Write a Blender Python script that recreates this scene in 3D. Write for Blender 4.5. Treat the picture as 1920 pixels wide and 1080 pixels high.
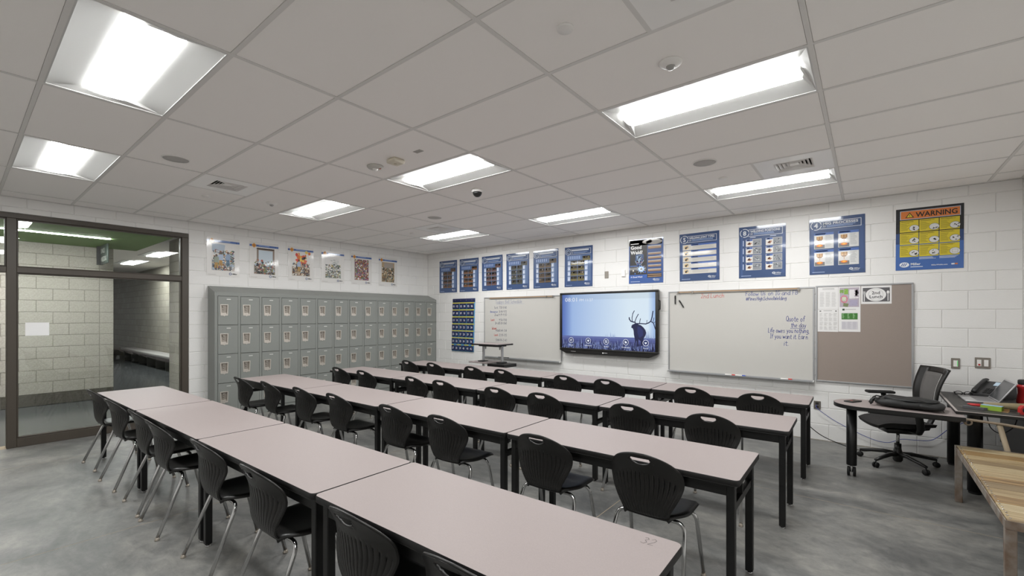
import bpy, bmesh, math, random
from mathutils import Vector, Matrix, Euler
for _o in list(bpy.data.objects):
    bpy.data.objects.remove(_o, do_unlink=True)
SC = bpy.context.scene
COL = SC.collection
PI = math.pi
rnd = random.Random(7)

# ------------------------------------------------------------------ camera
CAM_Z = 1.56
cam_d = bpy.data.cameras.new('camera')
cam_d.sensor_width = 36.0
cam_d.lens = 836.0 / 1920.0 * 36.0
cam_d.shift_y = 52.0 / 1920.0
cam_d.clip_start = 0.05
cam = bpy.data.objects.new('camera', cam_d)
cam.location = (0.0, 0.0, CAM_Z)
cam.rotation_euler = (PI / 2, 0.0, 0.6737)
COL.objects.link(cam)
SC.camera = cam

# ------------------------------------------------------------------ world, exposure
world = bpy.data.worlds.new('world')
SC.world = world
world.use_nodes = True
world.node_tree.nodes['Background'].inputs[0].default_value = (0.75, 0.8, 0.85, 1)
world.node_tree.nodes['Background'].inputs[1].default_value = 0.3
vs = SC.view_settings
vs.view_transform = 'Standard'
vs.look = 'None'
vs.gamma = 1.0
vs.use_curve_mapping = False
vs.exposure = 0.0
SC.cycles.max_bounces = 16
SC.cycles.diffuse_bounces = 10
LENS_POWER = 42.0        # ceiling troffer lens emission
STRIP_POWER = 225.0      # corridor strip light

# ------------------------------------------------------------------ dimensions (metres)
XL, YF, XR, YB, ZC = -7.88, 6.78, 1.235, -1.9, 2.9615
COURSE, BLK = 0.2032, 0.4064
GX0, GY0, TX, TY = -2.670, 1.544, 1.2192, 0.6096     # ceiling grid origin and pitch

# ------------------------------------------------------------------ helpers
def lin(c):
    if isinstance(c, str):
        c = [int(c[i:i + 2], 16) / 255 for i in (0, 2, 4)]
    return tuple((v / 12.92 if v <= 0.04045 else ((v + 0.055) / 1.055) ** 2.4) for v in c[:3]) + (1.0,)

MATS = {}
def mat(name, col='808080', rough=0.5, metal=0.0, spec=0.5, emit=None, estr=0.0, noise=None, bump=None, coat=0.0):
    """noise=(scale, detail, amount, col2)  bump=(scale, strength)"""
    if name in MATS:
        return MATS[name]
    m = bpy.data.materials.new(name)
    m.use_nodes = True
    nt = m.node_tree
    b = nt.nodes['Principled BSDF']
    b.inputs['Base Color'].default_value = lin(col)
    b.inputs['Roughness'].default_value = rough
    b.inputs['Metallic'].default_value = metal
    b.inputs['Specular IOR Level'].default_value = spec
    if coat:
        b.inputs['Coat Weight'].default_value = coat
        b.inputs['Coat Roughness'].default_value = 0.08
    if emit:
        b.inputs['Emission Color'].default_value = lin(emit)
        b.inputs['Emission Strength'].default_value = estr
    if noise or bump:
        tc = nt.nodes.new('ShaderNodeTexCoord')
    if noise:
        n = nt.nodes.new('ShaderNodeTexNoise')
        n.inputs['Scale'].default_value = noise[0]
        n.inputs['Detail'].default_value = noise[1]
        nt.links.new(tc.outputs['Object'], n.inputs['Vector'])
        r = nt.nodes.new('ShaderNodeValToRGB')
        r.color_ramp.elements[0].position = 0.5 - noise[2]
        r.color_ramp.elements[1].position = 0.5 + noise[2]
        r.color_ramp.elements[0].color = lin(noise[3])
        r.color_ramp.elements[1].color = lin(col)
        nt.links.new(n.outputs['Fac'], r.inputs['Fac'])
        nt.links.new(r.outputs['Color'], b.inputs['Base Color'])
    if bump:
        n2 = nt.nodes.new('ShaderNodeTexNoise')
        n2.inputs['Scale'].default_value = bump[0]
        n2.inputs['Detail'].default_value = 3
        nt.links.new(tc.outputs['Object'], n2.inputs['Vector'])
        bp = nt.nodes.new('ShaderNodeBump')
        bp.inputs['Strength'].default_value = bump[1]
        bp.inputs['Distance'].default_value = 0.004
        nt.links.new(n2.outputs['Fac'], bp.inputs['Height'])
        nt.links.new(bp.outputs['Normal'], b.inputs['Normal'])
    MATS[name] = m
    return m

def attr_mat(name, rough=0.45, emit=0.0, coat=0.0):
    m = bpy.data.materials.new(name)
    m.use_nodes = True
    nt = m.node_tree
    b = nt.nodes['Principled BSDF']
    a = nt.nodes.new('ShaderNodeAttribute')
    a.attribute_name = 'ink'
    if emit:
        b.inputs['Base Color'].default_value = (0.01, 0.01, 0.012, 1)
        nt.links.new(a.outputs['Color'], b.inputs['Emission Color'])
        b.inputs['Emission Strength'].default_value = emit
    else:
        nt.links.new(a.outputs['Color'], b.inputs['Base Color'])
    b.inputs['Roughness'].default_value = rough
    b.inputs['Coat Weight'].default_value = coat
    b.inputs['Coat Roughness'].default_value = 0.06
    MATS[name] = m
    return m

def concrete_mat():
    m = bpy.data.materials.new('polished_concrete')
    m.use_nodes = True
    nt = m.node_tree
    b = nt.nodes['Principled BSDF']
    tc = nt.nodes.new('ShaderNodeTexCoord')
    mp = nt.nodes.new('ShaderNodeMapping')
    mp.inputs['Scale'].default_value = (0.85, 1.25, 1)
    mp.inputs['Rotation'].default_value = (0, 0, 0.25)
    nt.links.new(tc.outputs['Object'], mp.inputs['Vector'])
    def nz(scale, detail, rough=0.55, dist=0.0):
        n = nt.nodes.new('ShaderNodeTexNoise')
        n.inputs['Scale'].default_value = scale
        n.inputs['Detail'].default_value = detail
        n.inputs['Roughness'].default_value = rough
        n.inputs['Distortion'].default_value = dist
        nt.links.new(mp.outputs['Vector'], n.inputs['Vector'])
        return n
    n1 = nz(1.5, 9, 0.64, 0.5)
    r1 = nt.nodes.new('ShaderNodeValToRGB')
    e = r1.color_ramp.elements
    e[0].position, e[0].color = 0.30, lin('555656')
    e[1].position, e[1].color = 0.70, lin('96948f')
    k = r1.color_ramp.elements.new(0.48); k.color = lin('777775')
    nt.links.new(n1.outputs['Fac'], r1.inputs['Fac'])
    n2 = nz(8.0, 12, 0.78, 0.4)
    r2 = nt.nodes.new('ShaderNodeValToRGB')
    r2.color_ramp.elements[0].position = 0.38
    r2.color_ramp.elements[0].color = (0.62, 0.63, 0.64, 1)
    r2.color_ramp.elements[1].position = 0.64
    r2.color_ramp.elements[1].color = (1.22, 1.21, 1.18, 1)
    nt.links.new(n2.outputs['Fac'], r2.inputs['Fac'])
    mx = nt.nodes.new('ShaderNodeMix')
    mx.data_type = 'RGBA'
    mx.blend_type = 'MULTIPLY'
    mx.inputs[0].default_value = 0.8
    nt.links.new(r1.outputs['Color'], mx.inputs[6])
    nt.links.new(r2.outputs['Color'], mx.inputs[7])
    nt.links.new(mx.outputs[2], b.inputs['Base Color'])
    mr = nt.nodes.new('ShaderNodeMapRange')
    mr.inputs['To Min'].default_value = 0.28
    mr.inputs['To Max'].default_value = 0.62
    nt.links.new(n2.outputs['Fac'], mr.inputs['Value'])
    nt.links.new(mr.outputs['Result'], b.inputs['Roughness'])
    MATS['concrete'] = m
    return m

def brick_mat(name, c1, c2, mortar):
    m = bpy.data.materials.new(name)
    m.use_nodes = True
    nt = m.node_tree
    b = nt.nodes['Principled BSDF']
    tc = nt.nodes.new('ShaderNodeTexCoord')
    mp = nt.nodes.new('ShaderNodeMapping')
    mp.inputs['Rotation'].default_value = (PI / 2, 0, 0)
    nt.links.new(tc.outputs['Object'], mp.inputs['Vector'])
    t = nt.nodes.new('ShaderNodeTexBrick')
    t.inputs['Scale'].default_value = 1.0
    t.inputs['Brick Width'].default_value = BLK
    t.inputs['Row Height'].default_value = COURSE
    t.inputs['Mortar Size'].default_value = 0.006
    t.inputs['Color1'].default_value = lin(c1)
    t.inputs['Color2'].default_value = lin(c2)
    t.inputs['Mortar'].default_value = lin(mortar)
    nt.links.new(mp.outputs['Vector'], t.inputs['Vector'])
    nt.links.new(t.outputs['Color'], b.inputs['Base Color'])
    b.inputs['Roughness'].default_value = 0.8
    MATS[name] = m
    return m

def glass_mat():
    m = bpy.data.materials.new('window_glass')
    m.use_nodes = True
    nt = m.node_tree
    nt.nodes.clear()
    o = nt.nodes.new('ShaderNodeOutputMaterial')
    t = nt.nodes.new('ShaderNodeBsdfTransparent')
    t.inputs[0].default_value = (0.93, 0.95, 0.94, 1)
    g = nt.nodes.new('ShaderNodeBsdfGlossy')
    g.inputs['Roughness'].default_value = 0.01
    f = nt.nodes.new('ShaderNodeFresnel')
    f.inputs['IOR'].default_value = 1.5
    mx = nt.nodes.new('ShaderNodeMixShader')
    nt.links.new(f.outputs[0], mx.inputs[0])
    nt.links.new(t.outputs[0], mx.inputs[1])
    nt.links.new(g.outputs[0], mx.inputs[2])
    nt.links.new(mx.outputs[0], o.inputs[0])
    MATS['glass'] = m
    return m

class MB:
    """collects shapes, builds one mesh"""
    def __init__(s):
        s.v = []; s.f = []; s.c = []; s.sm = []
    def add(s, vs, fs, col=None, smooth=False, M=None):
        o = len(s.v)
        if M is not None:
            vs = [tuple(M @ Vector(p)) for p in vs]
        s.v += [tuple(p) for p in vs]
        for f in fs:
            s.f.append(tuple(i + o for i in f)); s.c.append(col); s.sm.append(smooth)
        return s
    def box(s, x0, x1, y0, y1, z0, z1, col=None, M=None):
        vs = [(x0, y0, z0), (x1, y0, z0), (x1, y1, z0), (x0, y1, z0), (x0, y0, z1), (x1, y0, z1), (x1, y1, z1), (x0, y1, z1)]
        fs = [(3, 2, 1, 0), (4, 5, 6, 7), (0, 1, 5, 4), (1, 2, 6, 5), (2, 3, 7, 6), (3, 0, 4, 7)]
        return s.add(vs, fs, col, False, M)
    def bbox(s, x0, x1, y0, y1, z0, z1, b=0.005, seg=2, M=None, smooth=True):
        bm = bmesh.new()
        bmesh.ops.create_cube(bm, size=1)
        for v in bm.verts:
            v.co = ((v.co.x + .5) * (x1 - x0) + x0, (v.co.y + .5) * (y1 - y0) + y0, (v.co.z + .5) * (z1 - z0) + z0)
        bmesh.ops.bevel(bm, geom=bm.edges[:], offset=b, segments=seg, profile=0.5, affect='EDGES')
        return s.bm(bm, M, smooth)
    def bm(s, bm, M=None, smooth=False):
        bm.verts.index_update()
        s.add([v.co[:] for v in bm.verts], [tuple(v.index for v in f.verts) for f in bm.faces], None, smooth, M)
        bm.free()
        return s
    def prism(s, poly, z0, z1, col=None, M=None, smooth=False):
        n = len(poly)
        vs = [(p[0], p[1], z0) for p in poly] + [(p[0], p[1], z1) for p in poly]
        fs = [tuple(range(n - 1, -1, -1)), tuple(range(n, 2 * n))]
        s.add(vs, fs, col, False, M)
        o = len(s.v) - 2 * n
        for i in range(n):
            j = (i + 1) % n
            s.f.append((o + i, o + j, o + n + j, o + n + i)); s.c.append(col); s.sm.append(smooth)
        return s
    def lathe(s, prof, n=16, M=None, smooth=True):
        vs = []; fs = []
        for r, z in prof:
            for k in range(n):
                a = 2 * PI * k / n
                vs.append((r * math.cos(a), r * math.sin(a), z))
        for i in range(len(prof) - 1):
            for k in range(n):
                k2 = (k + 1) % n
                fs.append((i * n + k, i * n + k2, (i + 1) * n + k2, (i + 1) * n + k))
        fs.append(tuple(range(n - 1, -1, -1)))
        fs.append(tuple((len(prof) - 1) * n + k for k in range(n)))
        return s.add(vs, fs, None, smooth, M)
    def cyl(s, r, z0, z1, n=12, M=None):
        return s.lathe([(r, z0), (r, z1)], n, M)
    def tube(s, path, r, n=8, M=None, closed=False, scale=(1, 1)):
        P = [Vector(p) for p in path]
        vs = []; fs = []
        up = None
        N = len(P)
        for i, p in enumerate(P):
            if closed:
                t = (P[(i + 1) % N] - P[i - 1]).normalized()
            else:
                t = (P[min(i + 1, N - 1)] - P[max(i - 1, 0)]).normalized()
            if up is None:
                up = Vector((0, 0, 1)) if abs(t.z) < 0.9 else Vector((1, 0, 0))
            a = t.cross(up).normalized()
            up = a.cross(t).normalized()
            rr = r[i] if isinstance(r, (list, tuple)) else r
            for k in range(n):
                g = 2 * PI * k / n
                vs.append(tuple(p + a * math.cos(g) * rr * scale[0] + up * math.sin(g) * rr * scale[1]))
        rng = N if closed else N - 1
        for i in range(rng):
            i2 = (i + 1) % N
            for k in range(n):
                k2 = (k + 1) % n
                fs.append((i * n + k, i * n + k2, i2 * n + k2, i2 * n + k))
        if not closed:
            fs.append(tuple(range(n - 1, -1, -1)))
            fs.append(tuple((N - 1) * n + k for k in range(n)))
        return s.add(vs, fs, None, True, M)
    def grid(s, nu, nv, fn, M=None, smooth=True):
        vs = [fn(i / nu, j / nv) for j in range(nv + 1) for i in range(nu + 1)]
        fs = [(j * (nu + 1) + i, j * (nu + 1) + i + 1, (j + 1) * (nu + 1) + i + 1, (j + 1) * (nu + 1) + i) for j in range(nv) for i in range(nu)]
        return s.add(vs, fs, None, smooth, M)
    def mesh(s, name):
        me = bpy.data.meshes.new(name)
        me.from_pydata(s.v, [], s.f)
        me.polygons.foreach_set('use_smooth', s.sm)
        if any(c is not None for c in s.c):
            a = me.color_attributes.new('ink', 'FLOAT_COLOR', 'CORNER')
            for p in me.polygons:
                c = s.c[p.index] or (0.5, 0.5, 0.5, 1)
                for li in p.loop_indices:
                    a.data[li].color = c
        me.update()
        return me
    def solid(s, th):
        """give an open sheet a thickness"""
        bm = bmesh.new()
        vv = [bm.verts.new(p) for p in s.v]
        for f in s.f:
            try:
                bm.faces.new([vv[i] for i in f])
            except ValueError:
                pass
        bmesh.ops.recalc_face_normals(bm, faces=bm.faces[:])
        bmesh.ops.solidify(bm, geom=bm.faces[:], thickness=th)
        n = MB()
        n.bm(bm, None, True)
        return n

def obj(name, mb, m=None, parent=None, loc=(0, 0, 0), rot=(0, 0, 0)):
    me = mb if isinstance(mb, bpy.types.Mesh) else mb.mesh(name)
    if m is not None and not me.materials:
        me.materials.append(m)
    o = bpy.data.objects.new(name, me)
    o.location = loc
    o.rotation_euler = rot
    o.parent = parent
    COL.objects.link(o)
    return o

def tag(o, label, cat, group=None):
    o['label'] = label
    o['category'] = cat
    if group:
        o['group'] = group
    return o

def thing(name, label, cat, loc=(0, 0, 0), rz=0.0, group=None):
    o = bpy.data.objects.new(name, None)
    o.empty_display_size = 0.05
    o.location = loc
    o.rotation_euler = (0, 0, rz)
    COL.objects.link(o)
    return tag(o, label, cat, group)

def struct(name, mb=None, m=None):
    if mb is None:
        o = bpy.data.objects.new(name, None)
        COL.objects.link(o)
    else:
        o = obj(name, mb, m)
    o['kind'] = 'structure'
    return o

def copy_tree(o, parent=None):
    c = o.copy()
    COL.objects.link(c)
    c.parent = parent
    for ch in list(o.children):
        copy_tree(ch, c)
    return c

ORD = ['first', 'second', 'third', 'fourth', 'fifth', 'sixth', 'seventh', 'eighth', 'ninth', 'tenth', 'eleventh', 'twelfth', 'thirteenth', 'fourteenth']

# ------------------------------------------------------------------ materials
M_WALL = mat('white_block_paint', 'e9e8e6', 0.55, bump=(90, 0.25))
M_MORTAR = mat('painted_joint', 'dedddb', 0.6)
M_TILE = mat('ceiling_tile', 'f9f6f3', 0.9, spec=0.2, bump=(260, 0.12))
M_TEE = mat('ceiling_tee_paint', 'dfddda', 0.6)
M_BLACK = mat('black_steel', '0d0d0d', 0.42)
M_PLASTIC = mat('black_plastic', '1b1a19', 0.36, bump=(500, 0.05))
M_CHROME = mat('chrome', 'c9c9c9', 0.14, 1.0)
M_STEEL = mat('brushed_steel', '9a948c', 0.35, 0.9)
M_ALU = mat('aluminium', 'b7b8ba', 0.4, 0.75)
M_LAM = mat('pink_grey_laminate', '958a88', 0.52, noise=(240, 2, 0.25, '8f8482'))
M_EDGE = mat('black_edge_band', '0e0d0d', 0.5)
M_LOCK = mat('grey_locker_enamel', '868985', 0.42, bump=(400, 0.04))
M_CUP = mat('stainless_cup', 'cdc6bd', 0.42, 0.45)
M_DARK = mat('dark_recess', '2a2624', 0.6)
M_WHITE = mat('white_plastic', 'efedea', 0.4)
M_BOARD = mat('whiteboard_steel', 'cac8c3', 0.16)
M_PAPER = mat('white_paper', 'e6e5e4', 0.7)
M_TACK = mat('taupe_fabric', '9a8e86', 0.9, noise=(300, 2, 0.2, '93877f'))
M_FRAME = mat('bronze_frame', '4a433b', 0.45)
M_TAN = mat('tan_block', 'b4afa6', 0.8, noise=(60, 4, 0.3, '979288'), bump=(120, 0.4))
M_TANJ = mat('tan_mortar', '77736a', 0.9)
M_DARKBLK = mat('dark_split_block', '5e5a52', 0.9, noise=(40, 5, 0.25, '46423b'), bump=(60, 0.8))
M_CONC = concrete_mat()
M_GLASS = glass_mat()
M_LENS = mat('troffer_lens', 'ffffff', 0.5, emit='f9faf9', estr=LENS_POWER)
M_REFL = mat('troffer_reflector', 'cfcfcd', 0.5)
M_INK = attr_mat('printed_ink', 0.5)
M_GLOSSINK = attr_mat('laminated_print', 0.4, coat=0.6)
M_SCREEN = attr_mat('screen_image', 0.15, emit=0.9)
M_RUBBER = mat('black_rubber', '101010', 0.7)

# ================================================================== ROOM SHELL
JOINTS_X, JOINTS_Y = [-6.84, -4.24, -1.64], [1.98, 4.58]
floor = struct('floor', MB().box(XL - 0.2, XR + 0.2, YB - 0.2, YF + 0.2, -0.12, -0.0006), mat('joint_filler', 'a89a84', 0.9))
xs = [XL] + JOINTS_X + [XR]
ys = [YB, -0.62] + JOINTS_Y + [YF]
for a, b in zip(xs[:-1], xs[1:]):
    for c, d in zip(ys[:-1], ys[1:]):
        obj('slab', MB().box(a + 0.003, b - 0.003, c + 0.003, d - 0.003, -0.0005, 0.0), M_CONC, floor)

ceiling = struct('ceiling', MB().box(XL - 0.2, XR + 0.2, YB - 0.2, YF + 0.2, ZC + 0.13, ZC + 0.2), M_TILE)
LIGHTS = [(i, j) for j in (-2, 2, 6) for i in (-3, -1, 1)]
DIFFS = [(-3, 0), (-3, 5), (1, 5), (1, 0)]           # right half of the cell is a 2x2 diffuser
i0, i1 = -5, 3
j0, j1 = -6, 8
tile_me = {}
def tile(x0, x1, y0, y1):
    x0, x1, y0, y1 = max(x0, XL), min(x1, XR), max(y0, YB), min(y1, YF)
    if x1 - x0 < 0.03 or y1 - y0 < 0.03:
        return
    k = (round(x1 - x0, 3), round(y1 - y0, 3))
    if k not in tile_me:
        w, d = k
        mb = MB()
        mb.box(-w / 2 + 0.003, w / 2 - 0.003, -d / 2 + 0.003, d / 2 - 0.003, 0.008, 0.022)
        mb.box(-w / 2 + 0.014, w / 2 - 0.014, -d / 2 + 0.014, d / 2 - 0.014, 0.002, 0.0085)
        tile_me[k] = mb.mesh('tile')
    obj('tile', tile_me[k], M_TILE, ceiling, ((x0 + x1) / 2, (y0 + y1) / 2, ZC))
for i in range(i0, i1 + 1):
    for j in range(j0, j1 + 1):
        x0, y0 = GX0 + i * TX, GY0 + j * TY
        if (i, j) in LIGHTS:
            continue
        if (i, j) in DIFFS:
            tile(x0, x0 + TX / 2, y0, y0 + TY)
        else:
            tile(x0, x0 + TX, y0, y0 + TY)
tee_y = MB().box(-0.012, 0.012, YB, YF, ZC - 0.001, ZC + 0.006).box(-0.002, 0.002, YB, YF, ZC + 0.006, ZC + 0.035).mesh('ceiling_tee')
tee_x = MB().box(XL, XR, -0.012, 0.012, ZC - 0.0005, ZC + 0.006).box(XL, XR, -0.002, 0.002, ZC + 0.006, ZC + 0.03).mesh('ceiling_tee')
tee_h = MB().box(-0.012, 0.012, 0.012, TY - 0.012, ZC, ZC + 0.006).mesh('ceiling_tee')
for i in range(-4, 4):
    obj('ceiling_tee', tee_y, M_TEE, ceiling, (GX0 + i * TX, 0, 0))
for j in range(-5, 9):
    obj('ceiling_tee', tee_x, M_TEE, ceiling, (0, GY0 + j * TY, 0))
for i, j in DIFFS:
    obj('ceiling_tee', tee_h, M_TEE, ceiling, (GX0 + (i + .5) * TX, GY0 + j * TY, 0))
for nm, mb in (('trim_1', MB().box(XL, XR, YF - 0.022, YF, ZC - 0.003, ZC + 0.004)),
               ('trim_2', MB().box(XL, XL + 0.022, YB, YF - 0.022, ZC - 0.003, ZC + 0.004)),
               ('trim_3', MB().box(XR - 0.022, XR, YB, YF - 0.022, ZC - 0.003, ZC + 0.004))):
    struct(nm, mb, M_TEE)

# ---- block walls: slab behind, chamfered blocks proud of the joints
blk_me = {}
def block(parent, name, w, h, m, loc, rz):
    k = (round(w, 3), round(h, 3), m.name)
    if k not in blk_me:
        g, c, d = 0.0018, 0.0045, 0.006
        o = [(g, 0, g), (w - g, 0, g), (w - g, 0, h - g), (g, 0, h - g)]
        q = [(g + c, -d, g + c), (w - g - c, -d, g + c), (w - g - c, -d, h - g - c), (g + c, -d, h - g - c)]
        me = MB().add(o + q, [(4, 5, 6, 7), (0, 1, 5, 4), (1, 2, 6, 5), (2, 3, 7, 6), (3, 0, 4, 7)]).mesh(name)
        blk_me[k] = me
    obj(name, blk_me[k], m, parent, loc, (0, 0, rz))
def lay(parent, a0, a1, z0, z1, off, put, skip=(), m=None, plinth=None, name='block'):
    """running bond along a; put(a, z) -> (location, rz); skip = list of (a0, a1, z0, z1) that hide blocks"""
    k = int(math.floor(z0 / COURSE + 1e-6))
    while k * COURSE < z1 - 0.01:
        zb, zt = max(k * COURSE, z0), min((k + 1) * COURSE, z1)
        s = off + (BLK / 2 if k % 2 else 0)
        n = math.floor((a0 - s) / BLK)
        while s + n * BLK < a1 - 0.01:
            l, r = max(s + n * BLK, a0), min(s + (n + 1) * BLK, a1)
            n += 1
            if r - l < 0.025:
                continue
            if any(l >= q[0] and r <= q[1] and zb >= q[2] and zt <= q[3] for q in skip):
                continue
            loc, rz = put(l, zb)
            loc = Vector(loc)
            block(parent, name, r - l, zt - zb, (plinth if plinth and k == 0 else m), loc, rz)
        k += 1

G = 0.006
wall_front = struct('wall_front', MB().box(XL - 0.2, XR + 0.2, YF + G, YF + 0.2, 0, ZC + 0.13), M_MORTAR)
HIDE = [(-6.12, -4.27, .73, 1.93), (-2.36, -.53, .73, 1.93), (-.51, .40, .74, 1.93), (-4.27, -2.5, 1.0, 1.97), (XL, -7.6, 0, 1.9)]
lay(wall_front, XL, XR, 0, ZC, 0.841 - 22 * BLK, lambda a, z: ((a, YF + G, z), 0), HIDE, M_WALL)
WY0, WY1, WZ1 = -0.62, 2.175, 2.774       # glazed opening in the left wall
wl = MB().box(XL - 0.2, XL - G, WY1, YF + 0.2, 0, ZC + 0.13).box(XL - 0.2, XL - G, YB, WY0, 0, ZC + 0.13).box(XL - 0.2, XL - G, WY0, WY1, WZ1, ZC + 0.13)
wall_left = struct('wall_left', wl, M_MORTAR)
putl = lambda a, z: ((XL - G, a, z), PI / 2)
lay(wall_left, WY1, YF, 0, ZC, 2.175, putl, [(2.46, YF, 0, 1.97)], M_WALL)
lay(wall_left, WY0, WY1, WZ1, ZC, 2.175 - 10 * BLK, putl, [], M_WALL)
lay(wall_left, YB, WY0, 0, ZC, -0.62 - 5 * BLK, putl, [], M_WALL)
wall_right = struct('wall_right', MB().box(XR, XR + 0.2, YB - 0.2, YF + G, 0, ZC + 0.13), M_WALL)
wall_back = struct('wall_back', MB().box(XL - 0.2, XR + 0.2, YB - 0.2, YB, 0, ZC + 0.13), M_WALL)

# ---- glazed screen and open doorway in the left wall
win = struct('window_1')
FD0, FD1 = XL - 0.13, XL + 0.012
def fbar(y0, y1, z0, z1, d0=FD0, d1=FD1, name='frame_bar'):
    obj(name, MB().bbox(d0, d1, y0, y1, z0, z1, 0.004, 1, smooth=False), M_FRAME, win)
fbar(WY0, WY1, 2.712, WZ1)                    # head
fbar(2.092, WY1, 0, 2.712)                    # right jamb
fbar(0.385, 0.467, 0, 2.712)                  # mullion beside the doorway
fbar(WY0, WY0 + .06, 0, 2.712)                # far jamb of the doorway
fbar(0.467, 2.092, 2.07, 2.138)               # transom bar
fbar(WY0 + .06, 0.385, 2.07, 2.138)
fbar(0.467, 2.092, 0.0, 0.105)                # sill rail
def stops(y0, y1, z0, z1):
    for a in ((y0, y0 + .014, z0, z1), (y1 - .014, y1, z0, z1), (y0 + .014, y1 - .014, z0, z0 + .014), (y0 + .014, y1 - .014, z1 - .014, z1)):
        fbar(*a, d0=XL - 0.075, d1=XL - 0.005, name='glazing_stop')
    obj('pane', MB().box(XL - 0.044, XL - 0.038, y0 + .008, y1 - .008, z0 + .008, z1 - .008), M_GLASS, win)
stops(0.467, 2.092, 0.105, 2.07)
stops(0.467, 2.092, 2.138, 2.712)
stops(WY0 + .06, 0.385, 2.138, 2.712)

# ---- corridor beyond the glass
CX, CE, PY = -11.24, 1.905, 2.77
cor = struct('floor', MB().box(-24, XL - 0.2, -3.2, 4.3, -0.12, -0.002), mat('dark_polished_floor', '5d6061', 0.16, noise=(2.2, 7, 0.3, '4c4f50')))
obj('threshold', MB().box(XL - 0.2, XL, WY0, WY1, -0.12, -0.001), M_CONC, cor)
wall_corr = struct('wall_corridor', MB().box(CX - 0.25, CX - G, -3.2, CE - G, 0, 3.09), M_TANJ)
lay(wall_corr, CE - .2, CE, 0, 2.83, CE - .2, lambda a, z: ((CX - G, a, z), PI / 2), [], M_TAN, M_DARKBLK)
lay(wall_corr, -1.2, CE - .2, 0, 2.83, CE - .2 - 8 * BLK, lambda a, z: ((CX - G, a, z), PI / 2), [], M_TAN, M_DARKBLK)
wall_ret = struct('wall_return', MB().box(CX, XL - 0.2, PY + G, PY + 0.25, 0, 3.09), M_TANJ)
lay(wall_ret, CX, -9.4, 0, 3.08, CX, lambda a, z: ((a, PY + G, z), 0), [], M_TAN, M_TAN)
struct('wall_hall', MB().box(-24, CX, 4.06, 4.3, 0, 3.09), brick_mat('hall_brick', 'a39f92', '989485', '77736a'))
struct('wall_hall_end', MB().box(-24.2, -24, -3.2, 4.3, 0, 3.09), M_TAN)
struct('wall_corridor_end', MB().box(-24, XL - 0.2, -3.4, -3.2, 0, 3.09), M_TAN)
struct('wall_hall_side', MB().box(CX - 0.25, CX, PY + 0.25, 4.06, 0, 3.09), M_TAN)
struct('ceiling', MB().box(-24, XL - 0.2, -3.2, 4.3, 3.09, 3.2), M_TILE)
sof = struct('ceiling', MB().box(CX, XL - 0.2, -3.2, 2.24, 2.83, 2.95), mat('green_soffit', '6f8f4f', 0.7))
obj('strip_light', MB().box(-9.83, -9.78, -1.6, 1.62, 2.822, 2.83), mat('strip_lens', 'ffffff', 0.5, emit='ffffff', estr=STRIP_POWER), sof)
for k, (hx, hy) in enumerate(((-13.8, 3.2), (-16.55, 3.2))):
    h = thing('ceiling_light', ['troffer in the hall seen through the glass, the nearer one', 'troffer in the hall seen through the glass, the farther one'][k], 'light', (hx, hy, 3.085), 0, 'hall ceiling lights')
    obj('frame', MB().box(-.61, .61, -.3, .3, -0.004, 0.004), M_REFL, h)
    obj('lens', MB().box(-.55, .55, -.14, .14, -0.014, -0.004), mat('hall_lens', 'ffffff', 0.5, emit='ffffff', estr=75.0), h)
b = thing('hall_bench', 'long pale bench along the dim hall wall behind the glass', 'bench', (-16.5, 3.86, 0))
obj('seat', MB().bbox(-4, 4, -0.2, 0.19, 0.36, 0.44, 0.02), mat('bench_grey', 'a9a8a4', 0.5), b)
for k in range(9):
    obj('bracket', MB().box(-3.9 + k * 0.97, -3.84 + k * 0.97, -0.12, 0.19, 0.0, 0.36), mat('bracket_grey', '77756f', 0.5), b)

# hanging blade sign in the corridor
sg = thing('blade_sign', 'dark green hanging sign with white letters in the corridor', 'sign', (-10.72, 1.69, 2.66))
obj('hanger', MB().box(-0.30, -0.26, -0.06, 0.02, -0.17, 0.165), M_BLACK, sg)
obj('panel', MB().bbox(-0.26, 0.30, -0.012, 0.012, -0.17, 0.17, 0.004, 1), mat('sign_green', '46514b', 0.5), sg)

# ================================================================== PRINT AND LETTERING
# local frame of every print: X right, Z up, -Y out of the sheet
_txt_cache = {}
def text_polys(s, bold=0.0):
    k = (s, bold)
    if k in _txt_cache:
        return _txt_cache[k]
    cu = bpy.data.curves.new('txt', 'FONT')
    cu.body = s
    cu.size = 1.0
    cu.offset = bold
    cu.resolution_u = 2
    o = bpy.data.objects.new('txt', cu)
    COL.objects.link(o)
    dg = bpy.context.evaluated_depsgraph_get()
    me = bpy.data.meshes.new_from_object(o.evaluated_get(dg))
    vs = [(v.co.x, v.co.y) for v in me.vertices]
    fs = [tuple(p.vertices) for p in me.polygons]
    bpy.data.objects.remove(o)
    bpy.data.curves.remove(cu)
    bpy.data.meshes.remove(me)
    _txt_cache[k] = (vs, fs)
    return vs, fs

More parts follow.
